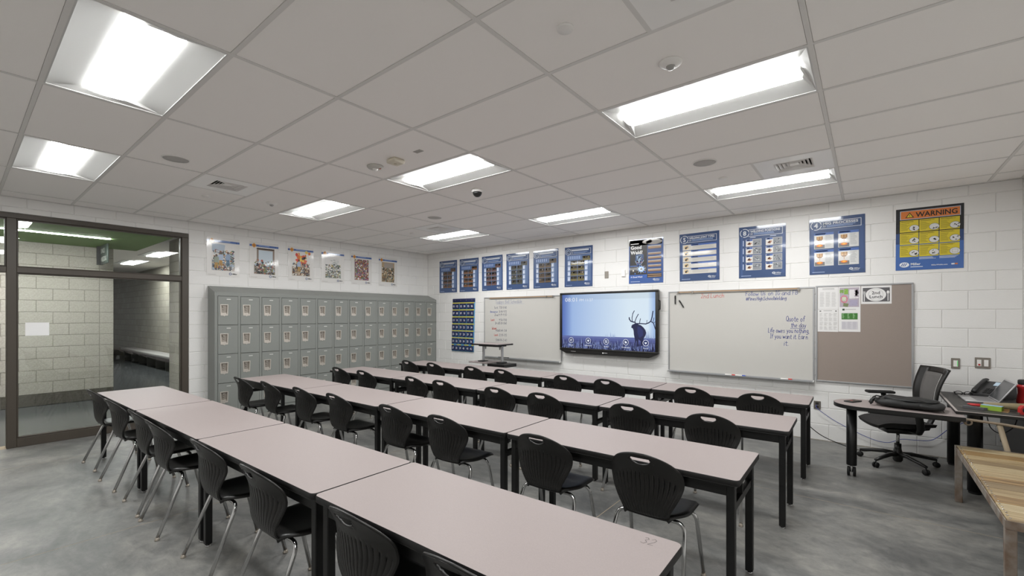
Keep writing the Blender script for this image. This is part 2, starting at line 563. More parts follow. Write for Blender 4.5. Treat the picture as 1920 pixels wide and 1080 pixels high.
FONT = {
 'a': '3,3.2 1.6,3.6 .4,2.6 .3,1 1.2,0 2.4,.5 3,2|3,3.4 3,.8 3.6,0', 'b': '.3,6 .3,0 1.8,0 2.9,1 2.8,2.6 1.6,3.4 .3,2.4', 'c': '2.8,2.9 1.6,3.5 .4,2.4 .4,1 1.5,0 2.9,.6',
 'd': '3,3 1.6,3.5 .4,2.4 .4,1 1.4,0 2.6,.6 3,2|3,6 3,.6 3.5,0', 'e': '.5,1.7 2.8,2 2.4,3.2 1.4,3.5 .4,2.3 .5,.9 1.6,0 2.9,.6', 'f': '2.8,5.4 1.9,6 1.2,5 1.1,0|.1,3.4 2.4,3.5',
 'g': '3,3.1 1.6,3.6 .4,2.4 1,.6 2.4,.9 3,2.4|3,3.5 2.9,-1.2 1.7,-2.2 .4,-1.4', 'h': '.3,6 .3,0|.3,2.2 1.6,3.5 2.7,2.7 2.8,0', 'i': '.6,3.4 .6,0|.6,4.7 .7,4.9', 'l': '.6,6 .6,.5 1.2,0',
 'm': '.3,3.4 .3,0|.3,2.4 1.3,3.4 2,2.4 2,0|2,2.4 3,3.4 3.8,2.4 3.8,0', 'n': '.3,3.4 .3,0|.3,2.2 1.6,3.5 2.6,2.6 2.7,0', 'o': '1.6,3.5 .4,2.5 .4,1 1.5,0 2.7,.9 2.8,2.4 1.6,3.5',
 'p': '.3,3.4 .3,-2|.3,2.4 1.6,3.5 2.8,2.4 2.6,.8 1.4,0 .3,.9', 'q': '2.8,3 1.4,3.5 .4,2.4 .6,.7 1.8,.2 2.8,1.4|2.8,3.4 2.8,-2', 'r': '.3,3.4 .3,0|.3,2 1.3,3.3 2.4,3.2', 's': '2.5,3 1.4,3.5 .6,2.8 1.4,1.9 2.4,1.2 2,.2 .4,.3',
 't': '1.2,5.4 1.2,.6 2,0 2.7,.5|.1,3.7 2.6,3.8', 'u': '.3,3.4 .4,.9 1.4,0 2.6,1|2.7,3.4 2.7,.5 3.3,0', 'v': '.2,3.4 1.4,0 2.7,3.4', 'w': '.2,3.4 1,0 2,2.6 3,0 4,3.4', 'y': '.3,3.4 1.5,.8|2.8,3.4 1.2,-1.6 .3,-2', 'k': '.3,6 .3,0|2.4,3.4 .4,1.6 2.6,0', 'x': '.3,3.4 2.6,0|2.6,3.4 .3,0',
 'A': '.1,0 1.6,6 3.2,0|.7,2.2 2.7,2.2', 'B': '.4,0 .4,6 2.2,5.8 2.7,4.6 2,3.3 .4,3.1|2,3.2 3,2 2.4,.3 .4,0', 'E': '3,6 .4,6 .4,0 3.1,0|.4,3.2 2.6,3.2', 'F': '3.1,6 .4,6 .4,0|.4,3.2 2.5,3.2', 'G': '3.2,5.1 2,6 .7,5 .3,2.6 1,.5 2.4,.2 3.3,1.4 3.3,2.8 2,2.8',
 'H': '.4,6 .4,0|3.2,6 3.2,0|.4,3.2 3.2,3.2', 'I': '.2,6 1.8,6|1,6 1,0|.2,0 1.8,0', 'L': '.4,6 .4,0 3,.1', 'P': '.4,0 .4,6 2.2,5.9 3,4.6 2.2,3.2 .4,3', 'Q': '2,6 .6,5 .3,2.6 1.2,.4 2.6,.3 3.6,2.4 3.3,4.8 2,6|2.2,1.6 3.8,-.4', 'S': '3,5.2 1.8,6 .6,5 .9,3.7 2.4,2.7 3,1.4 1.8,0 .3,.8',
 'T': '.1,6 3.6,6|1.8,6 1.8,0', 'U': '.4,6 .4,1.4 1.4,.1 2.8,.8 3,6', 'W': '.2,6 1.2,0 2.4,4 3.6,0 4.7,6', '@': '3,2.4 2,3.6 1.2,2.4 1.8,1.4 2.8,2 3,3.4|3,2.2 3.8,1.8 4.3,3.2 3.4,4.9 1.6,5 .4,3.2 .8,.8 2.4,.1 3.8,.6',
 '0': '1.6,6 .5,4.6 .4,1.6 1.5,0 2.7,1.4 2.8,4.4 1.6,6', '1': '.5,4.8 1.3,6 1.3,0', '2': '.4,4.8 1.4,6 2.7,5 2.4,3.2 .3,0 3,.1', '3': '.5,5.4 1.8,6 2.7,4.8 1.4,3.3 2.9,2 2,.1 .3,.6', '4': '2,0 2,6 .2,2 3,2', '5': '2.8,6 .7,6 .5,3.4 2.2,3.6 2.9,1.8 1.8,0 .3,.4', '6': '2.5,5.8 1,4 .4,1.6 1.6,0 2.8,1.4 1.8,3 .5,2',
 '7': '.3,6 3,6 1.2,0', '8': '1.6,3.2 .5,4.6 1.6,6 2.7,4.7 1.6,3.2 .3,1.5 1.6,0 2.9,1.4 1.6,3.2', '9': '2.7,4.4 1.4,6 .4,4.6 1.4,3.2 2.7,4.4 2.2,0', ':': '.7,3.2 .8,3.3|.7,.6 .8,.7', ',': '.8,.3 .3,-.9', '.': '.5,.2 .6,.3', '-': '.3,2.4 2,2.5', '~': '0,1.6 .6,2.2 1.2,1.4 1.8,2.2 2.4,1.5',
}
FW = {'i': 1.4, 'l': 1.6, 'm': 4.6, 'w': 4.6, 'W': 5.2, 'I': 2.4, ' ': 2.2, ':': 1.5, ',': 1.4, '.': 1.3, '-': 2.5, '@': 4.9, '1': 2.1, 't': 3.1, 'f': 2.9, 'Q': 4.1, 'T': 3.9}

class Print(MB):
    def __init__(s):
        super().__init__()
        s.z = 0.0006
    def up(s, d=0.0003):
        s.z += d
        return s
    def poly(s, pts, col):
        n = len(pts)
        y = -s.z
        return s.add([(p[0], y, p[1]) for p in pts], [tuple(range(n))], lin(col))
    def rect(s, x0, z0, x1, z1, col):
        return s.poly([(x0, z0), (x1, z0), (x1, z1), (x0, z1)], col)
    def ell(s, cx, cz, rx, rz, col, n=20, rot=0.0):
        c, q = math.cos(rot), math.sin(rot)
        return s.poly([(cx + rx * math.cos(2 * PI * k / n) * c - rz * math.sin(2 * PI * k / n) * q, cz + rx * math.cos(2 * PI * k / n) * q + rz * math.sin(2 * PI * k / n) * c) for k in range(n)], col)
    def ring(s, cx, cz, r0, r1, col, n=24, a0=0, a1=2 * PI):
        for k in range(n):
            a, b = a0 + (a1 - a0) * k / n, a0 + (a1 - a0) * (k + 1) / n
            s.poly([(cx + r0 * math.cos(a), cz + r0 * math.sin(a)), (cx + r1 * math.cos(a), cz + r1 * math.sin(a)), (cx + r1 * math.cos(b), cz + r1 * math.sin(b)), (cx + r0 * math.cos(b), cz + r0 * math.sin(b))], col)
        return s
    def line(s, pts, w, col):
        for (a, b) in zip(pts[:-1], pts[1:]):
            d = Vector((b[0] - a[0], b[1] - a[1]))
            if d.length < 1e-6:
                continue
            d.normalize()
            n = Vector((-d.y, d.x)) * w / 2
            e = d * w * 0.3
            s.poly([(a[0] + n.x - e.x, a[1] + n.y - e.y), (a[0] - n.x - e.x, a[1] - n.y - e.y), (b[0] - n.x + e.x, b[1] - n.y + e.y), (b[0] + n.x + e.x, b[1] + n.y + e.y)], col)
        return s
    def frame(s, x0, z0, x1, z1, w, col):
        s.rect(x0, z0, x1, z0 + w, col); s.rect(x0, z1 - w, x1, z1, col)
        s.rect(x0, z0 + w, x0 + w, z1 - w, col); s.rect(x1 - w, z0 + w, x1, z1 - w, col)
        return s
    def text(s, t, x, z, h, col, width=None, bold=0.01, align='l'):
        vs, fs = text_polys(t, bold)
        if not vs:
            return s
        mx = max(v[0] for v in vs)
        sx = (width / mx) if width else h / 0.72
        sz = h / 0.72
        x0 = x - (mx * sx / 2 if align == 'c' else (mx * sx if align == 'r' else 0))
        return s.add([(x0 + v[0] * sx, -s.z, z + v[1] * sz) for v in vs], fs, lin(col))
    def greek(s, x0, z0, x1, z1, n, col, fill=0.5, rag=0.25, r=None):
        """lines of small unreadable print"""
        r = r or rnd
        p = (z1 - z0) / n
        for k in range(n):
            e = x1 - (x1 - x0) * r.random() * rag
            s.rect(x0, z1 - (k + fill) * p, e, z1 - k * p, col)
        return s
    def hand(s, t, x, z, h, col, w=0.006, width=None, r=None):
        """marker handwriting"""
        r = r or random.Random(len(t) * 31 + ord(t[0]))
        tot = sum(FW.get(c, 3.7) for c in t)
        u = h / 6.0
        ux = (width / tot) if width else u * 0.85
        for c in t:
            if c in FONT:
                dz = r.uniform(-.3, .3) * u
                sl = 0.08
                for st in FONT[c].split('|'):
                    pts = [tuple(float(q) for q in p.split(',')) for p in st.split()]
                    s.line([(x + (px + sl * pz) * ux, z + dz + pz * u) for px, pz in pts], w, col)
            x += FW.get(c, 3.7) * ux * r.uniform(.95, 1.05)
        return s

def sheet(name, w, h, label, cat, x0, z0, wall='front', group=None, pr=None, m=None, off=0.003, tilt=0.0, inkm=None, th=0.0012):
    loc = (x0, YF - off, z0) if wall == 'front' else (XL + off, x0, z0)
    o = obj(name, MB().box(0, w, -th, 0, 0, h), m or M_PAPER, None, loc, (0, tilt, 0 if wall == 'front' else PI / 2))
    if wall != 'front':
        o.rotation_euler = (Matrix.Rotation(PI / 2, 3, 'Z') @ Matrix.Rotation(tilt, 3, 'Y')).to_euler()
    tag(o, label, cat, group)
    if pr is not None:
        obj('print', pr, inkm or M_INK, o, (0, -th, 0))
    return o

W, HH = 0.555, 0.70
BL, BL2, BLD, WH = '334c78', '5674ab', '2c4473', 'd5d9de'
def logo(p, x, z, s=1.0, dark=False):
    c = WH if not dark else '23406f'
    p.ell(x, z, .021 * s, .015 * s, c)
    p.up(.0002)
    for k in (-1, 0, 1):
        p.line([(x - .006 * s + k * .008 * s, z - .008 * s), (x + .003 * s + k * .008 * s, z + .008 * s)], .0035 * s, BL if not dark else WH)
    p.text('Miller', x + .028 * s, z - .008 * s, .018 * s, c, bold=.02)
    p.greek(x + .005 * s, z - .026 * s, x + .09 * s, z - .018 * s, 1, c, .6)

def blue_base(p, n=None, title=None):
    p.rect(0, 0, W, HH, BL)
    p.up()
    p.rect(.02, .02, .05, HH - .1, '3b5687'); p.rect(W - .05, .05, W - .012, HH - .12, '3b5485')
    p.up()
    r = .05
    cx, cz = .07, HH - .085
    p.frame(.09, HH - .135, W - .035, HH - .04, .006, WH)
    p.up(); p.ell(cx, cz, r + .014, r + .014, BL); p.up()
    for k in range(3):
        p.ring(cx, cz, r, r + .009, WH, 10, k * 2 * PI / 3 + .15, (k + 1) * 2 * PI / 3 - .1)
    if n:
        p.text(n, cx, cz - .03, .06, WH, bold=.03, align='c')
        p.text(title, .14, HH - .085, .03, WH, width=W - .035 - .03 - .14, bold=.03)
    else:
        p.ell(cx, cz, r * .75, r * .75, '8c9bb5'); p.up(); p.ell(cx + .008, cz - .006, r * .5, r * .4, '4a566e')
        p.greek(.135, HH - .082, W - .07, HH - .055, 1, WH, .75, .12)
    for q in range(2):
        p.line([(.142 + q * .016, HH - .094), (.152 + q * .016, HH - .104), (.142 + q * .016, HH - .114)], .005, WH)
    p.greek(.18, HH - .122, W - .08, HH - .094, 2, '8fa6cf', .5)
    p.greek(.03, .022, .16, .032, 1, 'a9bbdd', .7, .3)
    logo(p, W - .135, .055)
    p.up()

# ---- six blue reference posters with photo tables, over the left whiteboard
pal = [('5e4030', '8a6a4c'), ('7a4c2c', 'a0744a'), ('64494a', '8d7470'), ('3d4038', '66695a'), ('54422f', '826b4c'), ('6e653f', '968c5e')]
xs6 = [-7.480, -6.849, -6.196, -5.546, -4.894, -4.213]
for q in range(6):
    r = random.Random(50 + q)
    p = Print()
    blue_base(p)
    p.rect(.06, .10, W - .03, HH - .15, '5b7299'); p.up()
    p.rect(.05, HH - .225, .33, HH - .15, '6f86b2' if q > 4 else '4a6496')
    p.up(.0001)
    def photo(x, z, w, h):
        a, b_ = pal[q]
        p.rect(x, z, x + w, z + h, '2b2622')
        p.up()
        p.rect(x, z + h * .25, x + w, z + h * .48, a)
        p.rect(x, z + h * .08, x + w, z + h * .2, b_)
        for _ in range(4):
            u = x + r.random() * w * .75
            p.poly([(u, z + h * .55), (u + w * .2, z + h * .5), (u + w * .25, z + h * .88), (u + w * .05, z + h * .8)], r.choice(['8f857c', a, '5c5148', '171310']))
        p.up(-.0003)
    photo(.36, HH - .25, .15, .08)
    for k in range(6):
        p.rect(.07 + k * .043, HH - .215, .09 + k * .043, HH - .165, '9fb3d6')
    for k in range(4):
        z = .10 + (3 - k) * .0915
        photo(.125, z, .13, .085)
        photo(.265, z, .13, .085)
        p.rect(.062, z + .004, .116, z + .08, 'b4c2dd'); p.rect(.405, z + .004, .46, z + .08, 'b4c2dd')
        p.up()
        p.rect(.082, z + .012, .10, z + .055, 'e8ebf2'); p.rect(.418, z + .012, .436, z + .055, 'e8ebf2')
        p.up(-.0003)
    sheet('wall_poster', W, HH, '%s blue photo-table poster from the left above the whiteboard' % ORD[q], 'poster', xs6[q], 2.067, 'front', 'blue photo-table posters', p, None, tilt=r.uniform(-.008, .008), inkm=M_GLOSSINK)

# ---- Good Weld poster
p = Print(); r = random.Random(3)
p.rect(0, 0, W, HH, '36599b'); p.up()
p.rect(.015, .14, .30, HH - .015, '211d1d'); p.rect(.30, .14, W - .02, HH - .02, '2f4d86'); p.rect(0, HH - .1, W - .02, HH - .012, '1d1b1c')
p.up()
p.ell(.41, HH - .06, .13, .04, '8e8983'); p.ell(.30, HH - .05, .08, .03, 'a8a39d')
for (z, h) in ((.53, .05), (.44, .035), (.375, .04), (.315, .04), (.25, .035), (.18, .04)):
    p.rect(.315, z, .52, z + h, '6e5646'); p.up(); p.rect(.315, z + h * .3, .52, z + h * .55, 'c09b78'); p.rect(.315, z + h * .75, .52, z + h, 'd8cfc2'); p.up(-.0003)
p.rect(.30, .085, .53, .15, '14151a'); p.up(); p.rect(.31, .095, .525, .14, '9d7f63'); p.rect(.31, .112, .525, .122, 'c9b097')
p.poly([(.11, .46), (.24, .46), (.245, .36), (.20, .30), (.135, .30), (.105, .36)], '2d4a78'); p.up()
p.poly([(.125, .44), (.21, .44), (.19, .33), (.14, .33)], '93aac6'); [p.poly([(u, v), (u + .016, v + r.uniform(-.006, .006)), (u + .012, v + .02), (u + .003, v + .014)], r.choice(['9c4a45', 'c3d5e6', '5d7fb0', '2a3c60', 'a86a5a', 'dfe7ee'])) for u, v in [(r.uniform(.115, .215), r.uniform(.315, .43)) for _ in range(22)]]; p.line([(.105, .36), (.135, .30), (.20, .30), (.245, .36)], .006, 'b5c6d9')
for _ in range(26):
    p.ell(.19 + r.gauss(0, .05), .24 + r.gauss(0, .05), r.uniform(.004, .02), r.uniform(.004, .014), r.choice(['2a56b5', '4a7fd8', '3a4a72', '1e2b4d']), 8)
p.rect(.02, .27, .2, .285, '3c62a8'); p.up()
p.ell(.205, .225, .05, .045, '7fb2f2', 12); p.up(); p.ell(.205, .225, .03, .028, 'f4f9ff', 10)
for k in range(10):
    a = k * PI / 5 + .2
    p.line([(.205, .225), (.205 + .07 * math.cos(a), .225 + .065 * math.sin(a))], .004, 'e6f1ff')
p.poly([(.06, .21), (.078, .222), (.086, .20), (.07, .19)], 'd9d2c4')
p.text('Good', .03, HH - .155, .055, 'f4f4f4', bold=.03); p.text('Weld?', .03, HH - .235, .055, 'f4f4f4', bold=.03)
p.greek(.03, HH - .085, .19, HH - .065, 1, 'e4e4e4', .7)
p.rect(0, .085, .30, .125, '2d5bad'); p.up(); p.text('A Good Weld', .03, .092, .024, 'f0f0f0', bold=.02); p.greek(.03, .022, .2, .032, 1, 'c3d0e6', .7); logo(p, W - .14, .055)
sheet('wall_poster', W, HH, 'dark poster asking about a good weld, with blue sparks', 'poster', -3.003, 2.072, 'front', None, p, inkm=M_GLOSSINK, tilt=.004)

# ---- joint types
p = Print(); r = random.Random(4)
blue_base(p, '5', 'WELDING JOINT TYPES')
for k in range(5):
    z = .105 + (4 - k) * .088
    p.rect(.045, z, W - .04, z + .08, 'd9d6cf'); p.up(); p.rect(.165, z + .06, W - .04, z + .08, '4d6fb8'); p.greek(.18, z + .065, .27, z + .076, 1, 'e0e6f2', .9, .1)
    p.ell(.10, z + .04, .032, .028, 'ecca8c'); p.up()
    a = r.uniform(-.3, .6)
    p.poly([(.085, z + .02), (.125, z + .035 + a * .01), (.12, z + .06), (.08, z + .045)], '7e8286'); p.poly([(.08, z + .02), (.10, z + .018), (.105, z + .04), (.085, z + .042)], '4d5054')
    p.greek(.185, z + .01, W - .06, z + .054, 4, 'b3b1ab', .3, .35, r)
    p.up(-.0006)
sheet('wall_poster', W, HH, 'blue poster numbered five with five rows of joint drawings', 'poster', -2.199, 2.071, 'front', None, p, inkm=M_GLOSSINK, tilt=-.004)
# ---- positions
p = Print(); r = random.Random(5)
blue_base(p, '8', 'WELDING POSITIONS')
for cx in (.085, .325):
    p.rect(cx + .05, .545, cx + .12, .553, 'c9d5ea')
    for k in range(4):
        z = .105 + (3 - k) * .108
        p.rect(cx, z, cx + .19, z + .095, 'e0ddd7'); p.up()
        p.rect(cx + .005, z + .073, cx + .082, z + .093, '3f66b4'); p.greek(cx + .015, z + .077, cx + .05, z + .089, 1, 'e4ebf6', .9, .1)
        p.rect(cx + .086, z + .004, cx + .187, z + .092, '8d9196'); p.up()
        a = r.uniform(-.02, .02)
        p.poly([(cx + .015, z + .03), (cx + .055, z + .018), (cx + .075, z + .04 + a), (cx + .04, z + .055)], 'a9745a'); p.poly([(cx + .03, z + .025), (cx + .045, z + .03), (cx + .05, z + .058), (cx + .035, z + .05)], '6d5a52')
        for _ in range(12):
            u, v = cx + .092 + r.random() * .075, z + .01 + r.random() * .06
            p.poly([(u, v), (u + r.uniform(.01, .022), v + r.uniform(-.005, .01)), (u + r.uniform(0, .02), v + r.uniform(.008, .02))], r.choice(['1d2024', '2e3a52', 'dfe2e6', '5b6068', '3d4656', 'b9bcc0']))
        p.up(-.0006)
for k in range(4):
    p.rect(.048, .115 + k * .108, .06, .19 + k * .108, 'b7c5e0')
sheet('wall_poster', W, HH, 'blue poster numbered eight with two columns of position photos', 'poster', -1.394, 2.075, 'front', None, p, inkm=M_GLOSSINK, tilt=.003)
# ---- MIG
p = Print(); r = random.Random(6)
blue_base(p, '4', 'MIG PROCESSES')
for cx in (.05, .295):
    for k in range(2):
        z = .105 + (1 - k) * .215
        p.rect(cx, z, cx + .2, z + .2, 'd6d7d6'); p.up(); p.rect(cx, z + .17, cx + .2, z + .2, '4569ae'); p.greek(cx + .012, z + .18, cx + .15, z + .192, 1, 'e3eaf5', .9, .3, r)
        p.rect(cx + .006, z + .006, cx + .108, z + .165, 'e4e2df'); p.up()
        p.rect(cx + .006, z + .006, cx + .108, z + .05, '7d7b77'); p.up()
        p.rect(cx + .025, z + .115, cx + .09, z + .155, 'a97b45'); p.poly([(cx + .03, z + .115), (cx + .085, z + .115), (cx + .075, z + .1), (cx + .04, z + .1)], '8a6236')
        p.up()
        p.rect(cx + .035, z + .115, cx + .045, z + .155, 'd8b075'); p.rect(cx + .065, z + .115, cx + .075, z + .155, 'caa066')
        p.rect(cx + .055, z + .07, cx + .06, z + .1, 'c08a4d')
        p.ell(cx + .057, z + .04, .033, .016, 'e8792e'); p.up(); p.ell(cx + .057, z + .042, .018, .01, 'ffc04a')
        p.greek(cx + .118, z + .02, cx + .188, z + .16, 9, 'b4b6b8', .4, .4, r)
        p.up(-.0012)
sheet('wall_poster', W, HH, 'blue poster numbered four with four orange nozzle pictures', 'poster', -.579, 2.076, 'front', None, p, inkm=M_GLOSSINK, tilt=-.003)
# ---- warning
p = Print(); r = random.Random(9)
p.rect(0, 0, W, HH, '17191f'); p.up(); p.rect(0, 0, W, .30, '3f68ae'); p.rect(0, .30, W, .42, '2c4678'); p.up()
p.rect(.035, HH - .125, W - .025, HH - .025, 'b9c3d2'); p.up(); p.rect(.042, HH - .119, W - .031, HH - .031, 'd97b35'); p.up()
p.poly([(.08, HH - .105), (.155, HH - .105), (.1175, HH - .045)], '171310'); p.up(); p.poly([(.092, HH - .099), (.143, HH - .099), (.1175, HH - .057)], 'e3cb30'); p.up(); p.rect(.115, HH - .086, .12, HH - .07, '171310'); p.ell(.1175, HH - .092, .0035, .003, '171310', 8)
p.text('WARNING', .17, HH - .103, .055, '171310', width=W - .05 - .17, bold=.02)
for c in range(3):
    for k in range(3):
        x, z = .035 + c * .165, .15 + (2 - k) * .141
        p.rect(x, z, x + .158, z + .132, 'd9c62f'); p.up()
        p.greek(x + .008, z + .108, x + .13, z + .124, 2, '6d6118', .45, .3, r)
        p.greek(x + .008, z + .012, x + .085, z + .1, 8, '93851f', .4, .4, r)
        p.ell(x + .122, z + .042, .043, .037, '2a2a22'); p.up(); p.ell(x + .122, z + .042, .040, .034, 'dcdcdc'); p.up()
        if (c, k) != (2, 2):
            for _ in range(5):
                u, v = x + .122 + r.uniform(-.022, .016), z + .03 + r.uniform(-.012, .022)
                p.poly([(u, v), (u + r.uniform(.01, .022), v + r.uniform(-.006, .008)), (u + r.uniform(.002, .02), v + r.uniform(.008, .02))], '151515')
        else:
            p.frame(x + .1, z + .025, x + .145, z + .06, .002, '8a8a8a')
        p.up(-.0009)
p.greek(.2, .115, .35, .142, 3, 'c5d2ea', .5, .3, r); p.greek(.365, .115, .52, .142, 3, 'c5d2ea', .5, .3, r)
p.ell(.075, .062, .042, .029, 'eef1f5'); p.up()
for k in (-1, 0, 1):
    p.line([(.063 + k * .016, .047), (.079 + k * .016, .077)], .007, '2f5596')
p.text('Miller', .128, .055, .026, 'eef1f5', bold=.02); p.greek(.128, .03, .24, .04, 1, 'd9e1ee', .8, .1); p.text('MillerWelds.com', .30, .042, .013, 'eef1f5', width=.13, bold=.02); p.rect(.46, .043, .485, .058, 'e5e9f0'); p.rect(.487, .043, .51, .058, 'd0773c')
sheet('wall_poster', W, HH, 'yellow and blue warning poster with an orange banner', 'poster', .249, 2.078, 'front', None, p, inkm=M_GLOSSINK, tilt=.006)

# ---- six cartoon posters over the lockers (crowded scenes, generic shapes)
cart = [
 ('people and flowers', ['4a6b8a', '8a5a3a', 'c58a4a', '5a7a4a', '7a3a4a', 'c9ccd4', '3a3a44', 'a8b8c8', '2f5a55'], 90),
 ('a framed mirror scene', ['6a5a52', '8a7468', '3f4a55', 'a8b8c8', 'b05a44', '2e3a36', '7d8d55'], 70),
 ('a red and yellow blast', ['3a3a44', '8a6a4a', '6a7a84', '5c3a34', 'b9a58a', 'c9b49a'], 70),
 ('a pale grey smoky heap', ['7d8a86', '4a4f55', '9aa59a', 'b6a24a', '5a6a55', 'c7cbc9', '6a5048'], 100),
 ('a dense purple and orange crowd', ['8a5a7a', '6a5a8a', 'b9863f', '5a7a4a', '8a3a4a', '4a4a5a', 'c9b49a', 'a85a30'], 150),
 ('a brown workshop scene', ['8a6a4a', 'a98a62', '5a4a3a', '7a7a68', '3a3430', 'c9b491', '6a7a6a'], 110)]
ys6 = [2.405, 3.008, 3.628, 4.236, 4.842, 5.465]
CW, CH = .455, .60
for q, (what, cols, n) in enumerate(cart):
    r = random.Random(70 + q)
    p = Print()
    p.rect(0, CH - .075, CW, CH - .042, '4668a8'); p.up()
    p.greek(.14, CH - .068, CW - .1, CH - .048, 1, '8fa7d4', .6); p.rect(CW - .05, CH - .075, CW - .04, CH - .042, '2f4a86')
    p.poly([(.068, CH - .018), (.105, CH - .058), (.068, CH - .10), (.031, CH - .058)], 'd9962f'); p.up(); p.ell(.068, CH - .058, .02, .02, 'b97722', 8); p.up()
    x0, x1, z0, z1 = (.07, .385, .09, .50) if q not in (1,) else (.07, .40, .075, .50)
    if q == 4:
        p.rect(x0, z0, x1, z1, '94786f')
    elif q == 5:
        p.rect(x0, z0, x1, z1, 'b39b78'); p.up(); p.rect(x0 + .06, z1 - .12, x1 - .03, z1 - .015, 'a59b92')
    else:
        p.rect(x0, z0, x1, z1, 'e2e0de')
    p.up()
    if q == 0:
        p.poly([(.07, .49), (.12, .50), (.25, .49), (.24, .40), (.12, .38), (.07, .40)], 'b4c2d2')
    if q == 1:
        p.frame(.11, .20, .39, .50, .028, '8a7a6e'); p.rect(.138, .20, .362, .472, 'c6d3dd')
        for k in range(18):
            p.ell(.115 + k * .0155, .495 + .006 * (k % 2), .011, .01, '75665b', 8)
    if q == 2:
        for k in range(46):
            u, v = r.gauss(.24, .05), r.gauss(.37, .06)
            p.ell(u, v, r.uniform(.012, .036), r.uniform(.012, .034), r.choice(['d8463a', 'e0742f', 'e8b53a', 'e05a4a', 'eccf62']), 9)
            p.up(.00001)
        p.ell(.27, .40, .036, .024, '4a4448', 10, .4); p.ell(.30, .415, .025, .02, '5a5257', 10)
    if q == 3:
        for k in range(30):
            p.ell(r.gauss(.27, .05), r.gauss(.36, .06), r.uniform(.012, .04), r.uniform(.006, .03), r.choice(['b9bcbb', 'a2a7a6', 'cfd1d0', 'd9d8d6']), 9)
            p.up(.00001)
    p.up()
    if q in (0, 1, 2, 3):
        top_ = [(x0 + (x1 - x0) * k / 12, z0 + (.13 if q != 3 else .10) + .05 * r.random()) for k in range(13)]
        p.poly([(x0, z0)] + [(x1, z0)] + top_[::-1], ['a9a193', '8f8478', '9c8d7c', 'a9aca2'][q])
        p.up()
    for k in range(n * 4):
        u = r.uniform(x0 + .01, x1 - .01)
        t = r.random()
        hi = {0: .40, 1: .30, 2: .30, 3: .33, 4: .49, 5: .38}[q]
        v = z0 + .008 + (hi - z0) * (t if q == 4 else t ** 1.4)
        a = r.uniform(0, PI)
        rx, rz = r.uniform(.006, .026), r.uniform(.004, .014)
        u = min(max(u, x0 + rx), x1 - rx); v = min(max(v, z0 + rx), z1 - rx)
        p.ell(u, v, rx, rz, r.choice(cols + ['26262a', 'e8e4dc']), 7, a)
        p.up(.000006)
    if q in (0, 2):
        for (u, v, c1, c2) in ((.19, .30, 'a9b9d2', '5f4433'), (.29, .31, '8fa3c0', '6a4a3a'), (.13, .26, '8f9a8c', '4a3a32'))[:3 if q == 0 else 1]:
            p.up(.0001)
            p.poly([(u - .03, v - .05), (u + .03, v - .05), (u + .035, v + .03), (u, v + .05), (u - .035, v + .02)], c1); p.ell(u, v + .06, .016, .02, c2, 10)
            p.poly([(u - .02, v - .05), (u + .02, v - .05), (u + .025, v - .14), (u + .005, v - .14), (u, v - .08), (u - .012, v - .14), (u - .03, v - .14)], 'b0873f' if u < .2 else '4a6f8a')
    p.up()
    p.ring(CW - .13, .045, .013, .02, '2f4f8a', 14); p.text('Miller', CW - .10, .036, .02, '23262c', bold=.02); p.rect(.02, .02, .12, .024, 'b9b7b4')
    sheet('wall_poster', CW, CH, 'white cartoon poster over the lockers, %s' % what, 'poster', ys6[q], 2.176, 'left', 'cartoon posters', p, m=mat('poster_white', 'dfddda', 0.3, coat=0.5), tilt=r.uniform(-.01, .01), inkm=M_GLOSSINK)

# sign lettering in the corridor
for tx, zz, ww in (('DANCE', .03, .32), ('WRESTLING', -.12, .46)):
    p = Print()
    p.text(tx, -.21, zz, .085, 'dfe3dc', width=ww, bold=.01)
    obj('lettering', p, M_INK, sg, (0, -0.012, 0))

# ================================================================== CEILING FIXTURES
def make_troffer():
    """2x4 ft recessed troffer, origin at the cell centre on the ceiling plane, long side along x"""
    L, D, HT = TX / 2 - .012, TY / 2 - .012, .078
    t = thing('ceiling_light', '', 'light')
    obj('housing', MB().box(-L, L, -D, D, HT + .012, HT + .02).box(-L - .004, -L, -D, D, .004, HT + .02).box(L, L + .004, -D, D, .004, HT + .02).box(-L, L, -D - .004, -D, .004, HT + .02).box(-L, L, D, D + .004, .004, HT + .02), M_REFL, t)
    fr = MB()
    fr.box(-L, L, -D, -D + .008, 0, .006).box(-L, L, D - .008, D, 0, .006).box(-L, -L + .008, -D + .008, D - .008, 0, .006).box(L - .008, L, -D + .008, D - .008, 0, .006)
    obj('frame', fr, M_REFL, t)
    C, RZ = .125, .030
    for sgn in (-1, 1):
        def refl(u, v, sgn=sgn):
            y = D - .008 - (D - .008 - C) * v
            z = .004 + .026 * math.sin(v * PI / 2)
            return (-L + 2 * L * u, sgn * y, z)
        obj('reflector', MB().grid(1, 10, refl), M_REFL, t)
    def lens(u, v):
        a = -1 + 2 * v
        return (-L + .06 + (2 * L - .12) * u, a * C, RZ - .022 * math.sqrt(max(0, 1 - a * a * .98)))
    obj('lens', MB().grid(1, 14, lens), M_LENS, t)
    for sgn in (-1, 1):
        m = MB()
        xe, xi = sgn * (L - .008), sgn * (L - .065)
        m.add([(xe, -D + .01, .004), (xe, D - .01, .004), (xi, C, RZ), (xi, .07, RZ - .018), (xi, -.07, RZ - .018), (xi, -C, RZ)], [(0, 1, 2, 3, 4, 5)])
        obj('end_plate', m, M_REFL, t)
    return t
trof = make_troffer()
rown = {-2: 'nearest the camera', 2: 'over the middle tables', 6: 'nearest the whiteboard wall'}
coln = {-3: 'left', -1: 'middle', 1: 'right'}
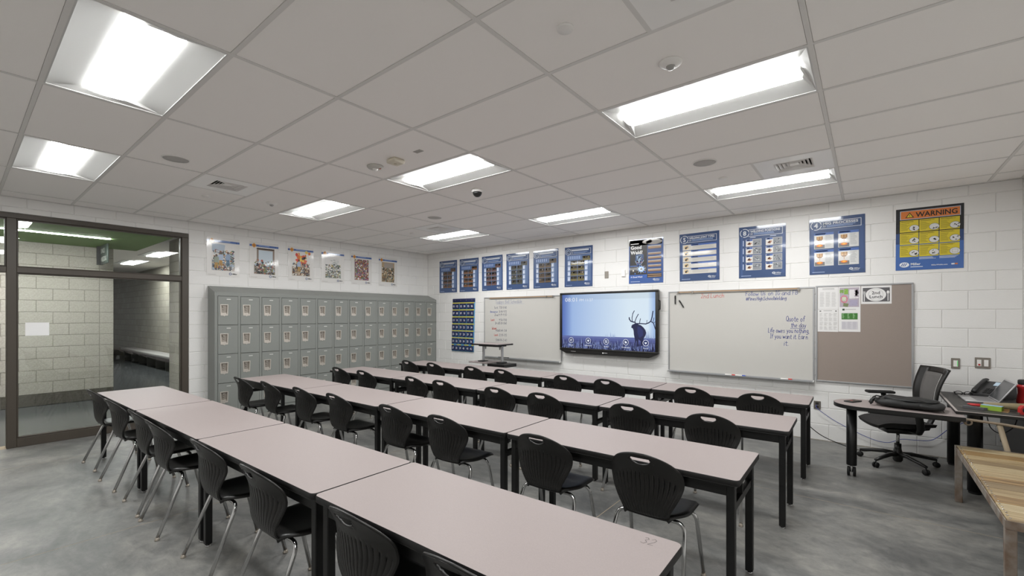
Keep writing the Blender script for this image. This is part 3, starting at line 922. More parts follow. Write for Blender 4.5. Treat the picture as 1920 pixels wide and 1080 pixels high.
for n, (i, j) in enumerate(LIGHTS):
    o = trof if n == 0 else copy_tree(trof)
    o.location = (GX0 + (i + .5) * TX, GY0 + (j + .5) * TY, ZC)
    tag(o, 'recessed white ceiling light, %s one in the line %s' % (coln[i], rown[j]), 'light', 'classroom ceiling lights')

def diffuser():
    t = thing('air_diffuser', '', 'vent')
    h = TY / 2 - .012
    obj('panel', MB().box(-h, h, -h, -.15, 0, .008).box(-h, h, .15, h, 0, .008).box(-h, -.15, -.15, .15, 0, .008).box(.15, h, -.15, .15, 0, .008), mat('vent_panel', 'f4f3f1', 0.3), t)
    obj('throat', MB().box(-.15, .15, -.15, .15, .05, .055), M_DARK, t)
    for k, s in enumerate((.15, .12, .09, .06)):
        m = MB()
        q = s - .022
        a = [(-s, -s, .001 + .004 * k), (s, -s, .001 + .004 * k), (s, s, .001 + .004 * k), (-s, s, .001 + .004 * k)]
        b = [(-q, -q, .024 + .002 * k), (q, -q, .024 + .002 * k), (q, q, .024 + .002 * k), (-q, q, .024 + .002 * k)]
        m.add(a + b, [(0, 1, 5, 4), (1, 2, 6, 5), (2, 3, 7, 6), (3, 0, 4, 7)])
        obj('vane', m.solid(.003), M_WHITE, t)
    obj('core', MB().box(-.035, .035, -.035, .035, .012, .02), M_WHITE, t)
    return t
dif = diffuser()
dl = ['square white air vent in the ceiling nearest the glass screen', 'square white air vent in the ceiling above the locker corner', 'square shiny air vent beside the ceiling light above the tack board', 'square white air vent cut by the top edge above the camera']
for n, (i, j) in enumerate(DIFFS):
    o = dif if n == 0 else copy_tree(dif)
    o.location = (GX0 + (i + .75) * TX, GY0 + (j + .5) * TY, ZC)
    tag(o, dl[n], 'vent', 'ceiling air vents')

spk_r, spk_g = MB().lathe([(.105, .0), (.105, -.004), (.098, -.008), (.096, -.004)], 28).mesh('rim'), MB().lathe([(.096, 0), (.096, -.005), (.05, -.007), (.005, -.0075)], 28).mesh('grille')
M_SPK = mat('speaker_grille', 'c2c0bc', 0.7, noise=(900, 1, .1, 'aba9a6'))
for (x, y, l) in ((-4.835, 1.24, 'round ceiling speaker near the glass screen'), (-1.169, 4.29, 'round ceiling speaker near the warning poster side'), (-4.836, 4.287, 'round ceiling speaker far off toward the locker corner')):
    s = thing('ceiling_speaker', l, 'speaker', (x, y, ZC + .002), 0, 'ceiling speakers')
    obj('rim', spk_r, M_WHITE, s); obj('grille', spk_g, M_SPK, s)
cap = MB().lathe([(.042, 0.004), (.042, -.006), (.039, -.010), (.005, -.0105)], 20).mesh('sprinkler_cap')
for (x, y, l) in ((-6.06, 1.845, 'white sprinkler cover beside the vent near the glass screen'), (-6.05, 4.864, 'white sprinkler cover beside the vent in the locker corner'), (-1.154, 4.889, 'small white sprinkler cover beside the shiny vent'), (-1.153, 1.86, 'large round white sprinkler cover nearest the camera')):
    tag(obj('sprinkler_cap', cap, M_WHITE, None, (x, y, ZC)), l, 'sprinkler', 'sprinkler covers')
for (x, y, l) in ((-.854, 2.477, 'white round occupancy sensor before the near right light'), (-5.796, 2.47, 'white round occupancy sensor before the locker side light')):
    s = thing('occupancy_sensor', l, 'sensor', (x, y, ZC + .002), 0, 'occupancy sensors')
    obj('base', MB().lathe([(.062, .0), (.062, -.006), (.052, -.016), (.028, -.024), (.024, -.024)], 24), M_WHITE, s)
    obj('eye', MB().lathe([(.024, -.022), (.022, -.034), (.012, -.042), (.002, -.044)], 16), mat('sensor_eye', 'a9a8a5', .25), s)
s = thing('smoke_detector', 'round grey smoke detector with clear dome, beside the square one', 'detector', (-3.61, 2.468, ZC + .002))
obj('base', MB().lathe([(.075, 0), (.075, -.012), (.066, -.024), (.03, -.028), (.004, -.028)], 26), mat('detector_grey', 'c5c3bd', .5), s)
obj('lens', MB().lathe([(.026, -.026), (.022, -.04), (.01, -.046), (.002, -.047)], 16), M_WHITE, s)
obj('lamp', MB().box(.03, .05, .02, .03, -.03, -.022), mat('red_lamp', 'b85a4a', .4), s)
s = thing('motion_sensor', 'cream rounded-square wireless sensor on the ceiling', 'sensor', (-3.314, 2.478, ZC + .002))
obj('body', MB().bbox(-.062, .062, -.062, .062, -.04, 0, .016, 3), mat('cream_plastic', 'd8d1c0', .45), s)
obj('window', MB().lathe([(.018, -.038), (.014, -.045), (.002, -.046)], 14), mat('cream_dark', 'b9b09c', .4), s)
tag(obj('ceiling_label', MB().box(-2.999 - .045, -2.955, 2.45, 2.50, ZC + .0005, ZC + .0015), mat('label_grey', 'a8a5a0', .6)), 'small grey label stuck on the ceiling tile', 'label')
s = thing('dome_camera', 'black and white security dome camera hanging from the ceiling', 'camera', (-3.394, 3.633, ZC + .002))
obj('mount', MB().lathe([(.062, 0), (.064, -.022), (.058, -.032), (.05, -.034)], 26), M_WHITE, s)
obj('dome', MB().lathe([(.052, -.03), (.05, -.05), (.038, -.07), (.02, -.082), (.002, -.085)], 22), mat('smoked_dome', '1a1918', .12), s)

# ================================================================== LOCKERS
LX, LZ0, PITCH, LY0 = XL + .29, .105, .43825, 2.445
LW = (YF - .004 - LY0) / 14
DH = PITCH
def make_locker():
    """front faces local -Y (world +X); local x = world y, origin at floor, front plane y=0, body goes to +Y"""
    t = thing('locker', '', 'locker')
    b = MB()
    fw = .0165
    b.box(0, LW, .02, .286, 0, 1.90)                        # carcass
    b.box(0, fw, 0, .02, 0, 1.90).box(LW - fw, LW, 0, .02, 0, 1.90)
    b.box(fw, LW - fw, 0, .02, 1.90 - .04, 1.90)
    b.box(fw, LW - fw, .006, .02, 0, LZ0)
    obj('body', b, M_LOCK, t)
    dw = LW - 2 * fw - .010
    x0 = fw + .005
    hx0, hx1, hz0, hz1 = x0 + .034, x0 + .128, DH - .283, DH - .133     # hole for the latch cup
    zt, zb = DH - .005, .004
    m = MB()
    X = [x0, hx0, hx1, x0 + dw]; Z = [zb, hz0, hz1, zt]
    vs = [(X[i], -.003, Z[j]) for j in range(4) for i in range(4)] + [(X[i], .02, Z[j]) for j in range(4) for i in range(4)]
    fs = [(j * 4 + i, j * 4 + i + 1, j * 4 + i + 5, j * 4 + i + 4) for j in range(3) for i in range(3) if (i, j) != (1, 1)]
    ring = [0, 1, 2, 3, 7, 11, 15, 14, 13, 12, 8, 4]
    fs += [(ring[k], ring[(k + 1) % 12], ring[(k + 1) % 12] + 16, ring[k] + 16) for k in range(12)]
    m.add(vs, fs)
    door_me = m.mesh('door')
    w2, h2 = (hx1 - hx0), (hz1 - hz0)
    c = MB()                                                 # cup: recessed pan with a proud rim and a pointed lip
    c.box(0, w2, .018, .0195, 0, h2)
    c.box(0, .004, -.003, .018, 0, h2).box(w2 - .004, w2, -.003, .018, 0, h2).box(.004, w2 - .004, -.003, .018, 0, .004).box(.004, w2 - .004, -.003, .018, h2 - .004, h2)
    o_ = [(-.008, h2 + .006), (w2 + .008, h2 + .006), (w2 + .002, -.012), (w2 * .62, -.014), (w2 / 2, -.026), (w2 * .38, -.014), (-.002, -.012)]
    i_ = [(.004, h2 - .006), (w2 - .004, h2 - .006), (w2 - .010, .012), (w2 * .6, .012), (w2 / 2, .012), (w2 * .4, .012), (.010, .012)]
    n = len(o_)
    c.add([(a, -.008, z) for a, z in o_] + [(a, -.008, z) for a, z in i_] + [(a, -.003, z) for a, z in o_], [(k, (k + 1) % n, n + (k + 1) % n, n + k) for k in range(n)] + [(k, (k + 1) % n, 2 * n + (k + 1) % n, 2 * n + k) for k in range(n)])
    c.box(.012, w2 - .012, .004, .018, .012, .03)
    cup_me = c.mesh('latch_cup')
    l = MB().box(.004, w2 - .004, .0165, .0179, .004, h2 - .004).lathe([(.011, 0), (.011, .006), (.006, .008), (.001, .008)], 10, Matrix.Translation((w2 * .45, .016, h2 * .52)) @ Matrix.Rotation(PI / 2, 4, 'X'))
    l.box(w2 * .30, w2 * .62, -.001, .016, h2 * .72, h2 * .86)
    l.lathe([(.006, 0), (.006, .006), (.001, .007)], 8, Matrix.Translation((w2 * .45, .016, h2 * .28)) @ Matrix.Rotation(PI / 2, 4, 'X'))
    latch_me = l.mesh('latch')
    pl = MB().box(0, .056, -.0055, -.003, 0, .013).mesh('number_plate')
    for k in range(4):
        d = obj('door', door_me, M_LOCK, t, (0, 0, LZ0 + k * DH))
        obj('latch_cup', cup_me, M_CUP, d, (hx0, 0, hz0))
        obj('latch', latch_me, mat('latch_steel', 'a59e95', .4, .5), d, (hx0, 0, hz0))
        obj('number_plate', pl, mat('plate_white', 'd5d5d2', .35, .3), d, (x0 + dw / 2 - .02, 0, DH - .055))
    return t
lk = make_locker()
for n in range(14):
    o = lk if n == 0 else copy_tree(lk)
    o.location = (LX, LY0 + n * LW, 0)
    o.rotation_euler = (0, 0, PI / 2)
    tag(o, 'grey steel locker with four doors, %s from the glass screen' % ORD[n] if n < 13 else 'grey steel locker with four doors, last one against the whiteboard wall', 'locker', 'bank of grey lockers')
t = thing('sloped_top', 'grey sloping metal top running over the whole locker bank', 'locker top', (LX, LY0, 1.90), PI / 2)
secs = [0, LW * 5.1, LW * 7.5, LW * 14]
for a, b in zip(secs[:-1], secs[1:]):
    m = MB()
    d = .286
    pr_ = [(0, 0), (0, .015), (d, .118), (d, 0)]
    m.add([(a + .001, y, z) for y, z in pr_] + [(b - .001, y, z) for y, z in pr_], [(0, 1, 2, 3), (7, 6, 5, 4), (0, 4, 5, 1), (1, 5, 6, 2), (2, 6, 7, 3), (3, 7, 4, 0)])
    obj('panel', m, M_LOCK, t)
t = thing('locker_end_panel', 'plain grey side panel closing the locker bank beside the glass screen', 'end panel', (LX, LY0, 0), PI / 2)
obj('panel', MB().box(-.022, -.001, .0, .286, 0, 1.90), M_LOCK, t)
obj('cap', MB().add([(-.022, 0, 1.90), (-.022, .286, 1.90), (-.022, .286, 2.018), (-.022, 0, 1.915), (-.001, 0, 1.90), (-.001, .286, 1.90), (-.001, .286, 2.018), (-.001, 0, 1.915)], [(0, 1, 2, 3), (7, 6, 5, 4), (0, 3, 7, 4), (2, 1, 5, 6), (3, 2, 6, 7)]), M_LOCK, t)

# ================================================================== STUDENT TABLES
TZ, TL, TD = .722, 1.511, .597
def rrect(x0, x1, y0, y1, r, n=5):
    o = []
    for cx, cy, a in ((x1 - r, y0 + r, -PI / 2), (x1 - r, y1 - r, 0), (x0 + r, y1 - r, PI / 2), (x0 + r, y0 + r, PI)):
        for k in range(n + 1):
            o.append((cx + r * math.cos(a + k * PI / 2 / n), cy + r * math.sin(a + k * PI / 2 / n)))
    return o
def make_table():
    t = thing('student_table', '', 'table')
    o_, i_ = rrect(0, TL, 0, TD, .028), rrect(.003, TL - .003, .003, TD - .003, .026)
    obj('tabletop', MB().prism(i_, TZ - .012, TZ), M_LAM, t)
    n = len(o_)
    e = MB()
    prof = [(i_, TZ - .0005), (o_, TZ - .006), (o_, TZ - .028), (i_, TZ - .033)]
    e.add([(p[0], p[1], z) for ring, z in prof for p in ring], [(k * n + i, k * n + (i + 1) % n, (k + 1) * n + (i + 1) % n, (k + 1) * n + i) for k in range(3) for i in range(n)] + [tuple(3 * n + i for i in range(n - 1, -1, -1))], None, True)
    obj('edge_band', e, M_EDGE, t)
    for y in (.035, TD - .06):
        obj('apron', MB().box(.035, TL - .035, y, y + .025, TZ - .098, TZ - .033), M_BLACK, t)
    leg = MB().bbox(-.021, .021, -.021, .021, .014, TZ - .034, .004, 1, smooth=False).mesh('leg')
    gl = MB().lathe([(.017, 0), (.019, .004), (.014, .008), (.008, .01), (.008, .016)], 12).mesh('glide')
    for x in (.048, TL - .048):
        for y in (.052, TD - .052):
            l = obj('leg', leg, M_BLACK, t, (x, y, 0))
            obj('glide', gl, M_CHROME, l)
        obj('crossbar', MB().box(-.013, .013, .073, TD - .073, TZ - .19, TZ - .15), M_BLACK, t, (x, 0, 0))
        obj('end_rail', MB().box(-.015, .015, .073, TD - .073, TZ - .075, TZ - .034), M_BLACK, t, (x, 0, 0))
        obj('bracket', MB().box(-.016, .016, TD * .42, TD * .42 + .012, TZ - .15, TZ - .075), M_BLACK, t, (x, 0, 0))
    return t
ROWS = [(-6.580, .972, .0170), (-6.570, 2.385, .0150), (-6.505, 3.625, .0215), (-6.495, 4.915, .0150)]
ROWN = ['row nearest the camera', 'second row from the camera', 'third row from the camera', 'row nearest the whiteboards']
tb = make_table()
TABLES = {}
first = True
for r_, (x, y, a) in enumerate(ROWS):
    for c_ in range(4):
        o = tb if first else copy_tree(tb)
        first = False
        o.location = (x + math.cos(a) * 1.5175 * c_, y + math.sin(a) * 1.5175 * c_ + rnd.uniform(-.003, .003), 0)
        o.rotation_euler = (0, 0, a + rnd.uniform(-.0015, .0015))
        tag(o, 'pink-grey table with black legs, %s from the left in the %s' % (ORD[c_], ROWN[r_]), 'table', 'student tables')
        TABLES[(r_, c_)] = o
# pencil numbers on the table tops (print lies flat: Z of the print -> table Y)
def table_mark(r_, c_, txt, x, y, h, w, col):
    p = Print()
    p.z = .0003
    p.hand(txt, 0, 0, h, col, w)
    obj('table_number', p, M_INK, TABLES[(r_, c_)], (x, y, TZ), (-PI / 2, 0, 0))
table_mark(0, 3, '32', TL - .135, TD - .085, .05, .0028, '5d5553')
table_mark(0, 3, '31', .02, TD - .05, .028, .0018, '958a87')
table_mark(0, 2, '30', TL - .09, TD - .05, .03, .0018, '958a87')
for r_ in (1, 2):
    table_mark(r_, 3, '~ ~', TL - .13, TD - .04, .03, .0022, '8a7f7c')

# ================================================================== CHAIRS
def make_chair():
    """origin on the floor under the back rim, faces +Y"""
    t = thing('stacking_chair', '', 'chair')
    zs = [(.418, .150), (.428, .112), (.450, .086), (.50, .070), (.56, .062), (.63, .058), (.69, .048), (.74, .030), (.80, .0)]
    def prof(z):
        for (a, ya), (b, yb) in zip(zs[:-1], zs[1:]):
            if z <= b:
                k = (z - a) / (b - a)
                k = k * k * (3 - 2 * k) if False else k
                return ya + (yb - ya) * k
        return zs[-1][1]
    def smooth_prof(z):
        return (prof(max(.418, z - .012)) + prof(z) * 2 + prof(min(.80, z + .012))) / 4
    zb, zt, zw, wm = .418, .80, .645, .207
    def half(z):
        if z < zw:
            k = (z - zb) / (zw - zb)
            return .122 + (wm - .122) * (k * k * (3 - 2 * k)) ** .85
        k = (z - zw) / (zt - zw)
        return wm * max(0.0, 1 - k ** 2.15) ** (1 / 2.05)
    NG, PER = 15, 8
    NU = (NG + 1) * 10
    cols = []
    for i in range(NU + 1):
        cols.append(-1 + 2 * i / NU)
    rows = [zb + (zw - zb) * k / 22 for k in range(22)] + [zw + (zt - .0006 - zw) * math.sin(PI / 2 * k / 16) for k in range(17)]
    HC, HW, HHt = .776, .060, .038       # half-moon handle hole: flat top edge, round below
    def inside(x, z):
        if z > HC:
            return 1 - max(abs(x) / HW, (z - HC) / .004)
        return 1 - math.sqrt((x / HW) ** 2 + ((z - HC) / HHt) ** 2)
    def pos(s, z):
        x = s * half(z)
        y = smooth_prof(z)
        env = .45 + .55 * min(1, max(0, (z - .43) / .18)) - .35 * min(1, max(0, (z - .68) / .12))
        y += .060 * env * (x / wm) ** 2
        top = .690 - .075 * s * s
        g = (s * (NG + 2) / 2 - .5) if True else 0
        f = abs(((s * (NG + 1) / 2) % 1.0) - .5) * 2      # 0 at a groove centre
        d = 0.0
        if .435 < z < top and abs(s) < .93:
            k = min(1, (top - z) / .02) * min(1, (z - .435) / .012)
            d = .012 * k * (1.0 if f < .5 else 0.0)
        return (x, y + d, z)
    m = MB()
    vs, keep = [], []
    for z in rows:
        for s in cols:
            vs.append(pos(s, z))
    n = NU + 1
    fs = []
    for j in range(len(rows) - 1):
        for i in range(NU):
            q = (j * n + i, j * n + i + 1, (j + 1) * n + i + 1, (j + 1) * n + i)
            cx = sum(vs[k][0] for k in q) / 4; cz = sum(vs[k][2] for k in q) / 4
            if inside(cx, cz) > 0:
                continue
            fs.append(q)
    used = sorted({k for f in fs for k in f})
    # pull the jagged hole rim onto the true outline
    cnt = {}
    for f in fs:
        for a, b in zip(f, f[1:] + f[:1]):
            e = (min(a, b), max(a, b)); cnt[e] = cnt.get(e, 0) + 1
    rim = {k for e, c in cnt.items() if c == 1 for k in e}
    for k in rim:
        x, y, z = vs[k]
        if abs(x) < HW + .02 and .72 < z < .79:
            if z > HC - .004:
                x2 = max(-HW, min(HW, x)); z2 = HC + .002 if abs(x) < HW * .97 else z
                vs[k] = (x2, y, z2)
            else:
                q = math.sqrt((x / HW) ** 2 + ((z - HC) / HHt) ** 2)
                vs[k] = (x / q, y, HC + (z - HC) / q)
    re = {k: i for i, k in enumerate(used)}
    m.add([vs[k] for k in used], [tuple(re[k] for k in f) for f in fs], None, True)
    obj('backrest', m.solid(.007), M_PLASTIC, t)
    rimp = []
    for k in range(61):
        a = k / 60
        if a < .5:
            z = zb + .02 + (zt - .001 - zb - .02) * math.sin(PI / 2 * a * 2); s = -1
        else:
            z = zb + .02 + (zt - .001 - zb - .02) * math.sin(PI / 2 * (1 - a) * 2); s = 1
        x = s * half(z)
        env = .45 + .55 * min(1, max(0, (z - .43) / .18)) - .35 * min(1, max(0, (z - .68) / .12))
        rimp.append((x, smooth_prof(z) + .060 * env * (x / wm) ** 2, z))
    obj('back_rim', MB().tube(rimp, .0055, 6), M_PLASTIC, t)
    def seat(u, v):
        s = -1 + 2 * u
        y = .105 + .375 * v
        hw = .130 + .078 * math.sin(min(1, v / .45) * PI / 2)
        if v > .82:
            hw *= math.sqrt(max(0.02, 1 - ((v - .82) / .185) ** 2)) * .35 + .65
        z = .446 - .012 * math.cos(s * PI / 2) * math.sin(PI * min(1, v * 1.1)) - .03 * max(0, (v - .8) / .2) ** 2 - .022 * max(0, 1 - v / .12) ** 2 + .004 * s * s
        z -= .014 * max(0, (abs(s) - .85) / .15) ** 2
        return (s * hw, y, z)
    obj('seat', MB().grid(20, 20, seat).solid(.009), M_PLASTIC, t)
    obj('seat_pan', MB().bbox(-.11, .11, .15, .42, .405, .428, .008, 1), M_PLASTIC, t)
    gl = MB().lathe([(.014, 0), (.016, .003), (.015, .008), (.0125, .012), (.0125, .02)], 12).mesh('glide')
    for sx in (-1, 1):
        for (yt, yf, xt, xf) in ((.175, .012, .185, .229), (.365, .455, .190, .222)):
            p0, p1, p2 = Vector((0, yt, .404)), Vector((sx * (xt + .012), yt, .404)), Vector((sx * xf, yf, .012))
            path = [p0, Vector((sx * (xt - .05), yt, .404))]
            a, c = Vector((sx * (xt - .04), yt, .404)), p1 + (p2 - p1).normalized() * .06
            for k in range(9):
                q = k / 8
                path.append(a * (1 - q) ** 2 + p1 * 2 * q * (1 - q) + c * q * q)
            path.append(p2)
            l = obj('leg', MB().tube(path, .0115, 10), M_CHROME, t)
            obj('glide', gl, mat('glide_nickel', 'bdb4a8', .35, .8), l, (sx * xf, yf, 0))
    return t
CH = [
 [(-6.275, .870), (-5.430, .862), (-4.650, .880), (-4.085, .872), (-3.222, .915), (-2.459, .915), (-1.606, .950), (-1.022, .955)],
 [(-6.12, 2.180), (-5.48, 2.233), (-4.745, 2.266), (-4.106, 2.296), (-3.216, 2.298), (-2.566, 2.300), (-1.662, 2.313), (-.985, 2.365)],
 [(-6.14, 3.535), (-5.513, 3.548), (-4.467, 3.555), (-3.945, 3.580), (-3.115, 3.600), (-2.53, 3.60), (-1.624, 3.645), (-.965, 3.655)],
 [(-6.156, 4.835), (-5.524, 4.830), (-4.66, 4.838), (-4.073, 4.850), (-3.047, 4.875), (-2.463, 4.885), (-1.475, 4.905), (-.843, 4.910)]]
ch = make_chair()
first = True
for r_ in range(4):
    for c_, (x, y) in enumerate(CH[r_]):
        o = ch if first else copy_tree(ch)
        first = False
        rx, ry, ra = ROWS[r_]
        y = min(y, ry + (x - rx) * ra - .118)        # keep the back clear of the table edge
        o.location = (x, y, 0)
        o.rotation_euler = (0, 0, .017 + rnd.uniform(-.04, .04))
        tag(o, 'black ribbed plastic chair, %s from the left in the %s' % (ORD[c_], ROWN[r_]), 'chair', 'black student chairs')

# ================================================================== BOARDS AND SCREEN
def board(name, label, x0, x1, z0, z1, surf, tray=True, rail=None):
    t = thing(name, label, 'whiteboard' if tray else 'board', (x0, YF, z0))
    w, h = x1 - x0, z1 - z0
    obj('surface', MB().box(.012, w - .012, -.014, -.002, .012, h - .012), surf, t)
    f = .018
    for a in ((0, w, 0, f), (0, w, h - f, h), (0, f, f, h - f), (w - f, w, f, h - f)):
        obj('frame_bar', MB().bbox(a[0], a[1], -.022, -.001, a[2], a[3], .003, 1, smooth=False), M_ALU, t)
    if tray:
        tr = MB().box(.005, w - .005, -.085, -.022, .0, .006).box(.005, w - .005, -.088, -.082, .0, .014).box(.005, w - .005, -.03, -.022, .006, .02)
        obj('marker_tray', tr, M_ALU, t)
        for x in (0, w - .012):
            obj('tray_cap', MB().bbox(x, x + .012, -.092, -.02, -.003, .022, .004, 1), mat('cap_grey', 'd5d5d2', .4), t)
    if rail:
        r = obj('map_rail', MB().box(rail[0], rail[1], -.036, -.022, h - .03, h - .002), M_ALU, t)
        obj('cork_strip', MB().box(rail[0] + .02, rail[1] - .02, -.039, -.036, h - .025, h - .008), mat('cork', 'a98d70', .9), r)
        for x in rail[2]:
            obj('map_hook', MB().box(x - .012, x + .012, -.044, -.036, h - .045, h - .004), M_STEEL, r)
    return t
wb1 = board('whiteboard', 'whiteboard with the bell schedule, left of the big screen', -6.126, -4.265, .725, 1.93, M_BOARD, True, (.145, 1.70, (1.55, 1.68)))
wb2 = board('whiteboard', 'whiteboard with the quote of the day, right of the big screen', -2.364, -.526, .725, 1.925, M_BOARD, True, (.138, 1.687, (.15, .36, 1.67)))
tk = board('tack_board', 'taupe fabric tack board beside the office chair', -.513, .403, .738, 1.936, M_TACK, False)
BLU, RED, NAV = '2d3f8f', 'cf4a40', '4a4f6a'
def words(brd, t, x, width, z, h, col, w):
    wid = lambda q: sum(FW.get(c, 3.7) for c in q)
    u = width / wid(t)
    for wd in t.split(' '):
        p = Print()
        p.hand(wd, x, z, h, col, w, wid(wd) * u)
        obj('handwritten_word', p, M_INK, brd, (0, -.0142, 0))
        x += (wid(wd) + FW[' ']) * u
def wtext(t, x0, x1, z, h, col, w=.0048, under=None):
    words(wb2, t, x0 + 2.364, x1 - x0, z - .725, h, col, w)
    if under:
        p = Print()
        p.line([(under[0] + 2.364, under[2] - .725), (under[1] + 2.364, under[2] - .725)], w, col)
        obj('underline', p, M_INK, wb2, (0, -.0142, 0))
wtext('2nd Lunch', -1.895, -1.58, 1.815, .062, RED)
wtext('Follow Us on IG and FB', -1.312, -.70, 1.832, .056, BLU)
wtext('@PinesHighSchoolWelding', -1.306, -.83, 1.768, .046, BLU)
wtext('Quote of', -.835, -.627, 1.485, .070, BLU)
wtext('the day', -.780, -.614, 1.410, .058, BLU, .0048, (-.785, -.64, 1.396))
wtext('Life owes you nothing,', -1.040, -.578, 1.34, .060, BLU)
wtext('If you want it. Earn', -1.016, -.595, 1.262, .060, BLU)
wtext('it.', -.862, -.80, 1.172, .066, BLU)
def lt(t, x0, x1, z, h, col, w=.0042, under=None):
    words(wb1, t, x0 + 6.126, x1 - x0, z - .725, h, col, w)
    if under:
        p = Print()
        p.line([(under[0] + 6.126, under[2] - .725), (under[1] + 6.126, under[2] - .725)], .004, 'a4a9bd')
        obj('underline', p, M_INK, wb1, (0, -.0142, 0))
lt('Todays Bell Schedule', -5.83, -5.16, 1.800, .07, '8088a8', .005, (-5.80, -5.10, 1.788))
for (a, z, la, xa, ca) in (('7:50-8:40', 1.70, '1st', -5.86, NAV), ('8:44-9:15', 1.62, 'Announce', -5.965, '2b4fa8'), ('9:19-9:50', 1.555, '2nd', -5.85, NAV), ('9:54-11:10', 1.455, 'Lunch', -5.95, RED), ('10:10-11:40', 1.39, '3rd', -5.84, NAV),
                         ('11:44-1:14', 1.245, '4th', -5.82, NAV), ('12:10-1:15', 1.155, 'Lunch', -5.86, RED), ('1:18-2:40', 1.055, '5th', -5.82, NAV)):
    lt(la, xa, xa + (.2 if la == 'Announce' else .1), z, .045, ca, .005)
    lt(a, -5.735, -5.53, z, .045, NAV)
lt('2nd Lunch', -5.92, -5.80, 1.285, .045, RED, .005)

# things on the boards
M_TICK = mat('black_marker', '1c1c1c', .5)
def marker(label, loc, rot, body, cap, name='marker', grp=None):
    t = thing(name, label, 'marker', loc, 0, grp)
    t.rotation_euler = rot
    R = Matrix.Rotation(PI / 2, 4, 'Y')
    obj('barrel', MB().lathe([(.0085, 0), (.009, .003), (.009, .085)], 12, R), body, t)
    obj('cap', MB().lathe([(.0095, .085), (.0095, .122), (.006, .126), (.004, .128)], 12, R), cap, t)
    return t
mw, mr, mb_ = M_WHITE, mat('marker_red', 'cf4038', .4), mat('marker_blue', '3a55b0', .4)
for (x, l, b_, c) in ((-1.43, 'blue marker lying on the right whiteboard tray', mw, mb_), (-1.56, 'red-capped marker beside the blue one on the tray', mw, mr), (-.89, 'red marker near the right end of the whiteboard tray', mw, mr)):
    marker(l, (x, YF - .05, .725 + .0155), (0, 0, 0 if b_ is not mb_ else 0), b_, c)
marker('upright black magnetic marker on the right whiteboard', (-2.260, YF - .024, 1.737), (0, -PI / 2, 0), M_TICK, M_TICK)
marker('slanted black magnetic marker on the right whiteboard', (-2.137, YF - .024, 1.683), (0, -PI + math.atan2(.104, .064) * 1.0, 0), M_TICK, M_TICK).rotation_euler = (0, -(PI - math.atan2(.104, .064)), 0)
for k, x in enumerate((-5.72, -5.58)):
    marker(['dark marker on the left whiteboard tray, left one', 'dark marker on the left whiteboard tray, right one'][k], (x, YF - .05, .7405), (0, 0, .05), M_TICK, M_TICK)

# papers pinned on the tack board
def paper(label, x0, x1, z0, z1, pr_):
    o = sheet('paper_sheet', x1 - x0, z1 - z0, label, 'paper', x0, z0, 'front', None, pr_, M_PAPER, .0145, 0, None, .0008)
    return o
r = random.Random(21)
p = Print(); w, h = .214, .278
for c in range(3):
    p.greek(.022 + c * .06, .03, .07 + c * .06, .21, 22, 'c3c2c1', .4, .3, r)
p.greek(.05, .235, .17, .26, 2, 'b0afae', .4)
paper('plain white printed list pinned at the tack board corner', -.492, -.284, 1.640, 1.916, p)
p = Print()
for c in range(4):
    for k in range(4):
        p.greek(.02 + c * .047, .02 + k * .055, .06 + c * .047, .065 + k * .055, 6, 'bdbcba', .4, .5, r)
p.greek(.06, .25, .15, .262, 1, 'a5a4a2', .5); p.rect(.02, .248, .036, .262, '777674'); p.rect(.178, .248, .194, .262, '777674')
paper('white printed table sheet below the pinned list', -.493, -.285, 1.362, 1.638, p)
p = Print()
p.rect(.012, .30, .20, .535, 'b3a9b4'); p.up()
p.rect(.012, .47, .05, .51, '7ea052'); p.rect(.055, .455, .095, .52, '86b04c'); p.ell(.055, .395, .036, .048, 'd77f8f', 16); p.up(); p.ell(.055, .395, .026, .036, 'b9a0a8', 14); p.up(); p.rect(.036, .375, .074, .42, 'cfd6bb')
p.rect(.105, .40, .155, .51, 'e3e0e2'); p.rect(.155, .405, .195, .42, 'e8e5e6'); p.rect(.155, .44, .195, .455, 'e8e5e6'); p.rect(.155, .47, .195, .48, 'e8e5e6')
for k in range(14):
    p.rect(.155 + r.random() * .03, .425 + r.random() * .08, .165 + r.random() * .03, .43 + r.random() * .08, r.choice(['4a3f44', '8a5a5f', '6a6068']))
p.rect(.105, .315, .185, .385, 'aaa3bb'); p.poly([(.045, .31), (.09, .30), (.1, .34), (.05, .35)], '7d8760')
for k in range(24):
    u, v = .02 + r.random() * .16, .31 + r.random() * .2
    p.rect(u, v, u + .006, v + .004, r.choice(['3f3f44', '6d8050', 'd9d5d8', '8a4f58']))
p.rect(.03, .15, .185, .225, '3f7a34'); p.up()
for c in range(3):
    p.greek(.036 + c * .052, .16, .058 + c * .052, .22, 8, 'a9cba0', .4, .5, r)
p.rect(.038, .258, .06, .28, '2f4a38'); p.greek(.068, .262, .17, .275, 1, 'a8a7a5', .4, .1); p.rect(.03, .03, .185, .125, 'cfcdd2'); p.up()
for c in range(3):
    p.greek(.036 + c * .052, .035, .075 + c * .052, .12, 14, 'b9b6bf', .4, .4, r)
paper('tall pinned campus map with a green box underneath', -.282, -.070, 1.366, 1.916, p)
p = Print(); w, h = .278, .214
p.rect(.016, .026, .262, .19, '5d5b5e'); p.up(); p.ell(.136, .108, .094, .078, 'e9e8e7', 32); p.up(); p.ring(.136, .108, .066, .068, '8d8b8c', 32)
p.text('2nd', .136, .113, .036, '38343a', bold=.015, align='c', width=.075); p.text('Lunch', .136, .068, .036, '38343a', bold=.015, align='c', width=.12)
p.rect(.026, .03, .034, .12, 'e9e8e7')
for k in range(4):
    p.rect(.0205 + k * .0055, .12, .0235 + k * .0055, .15, 'e9e8e7')
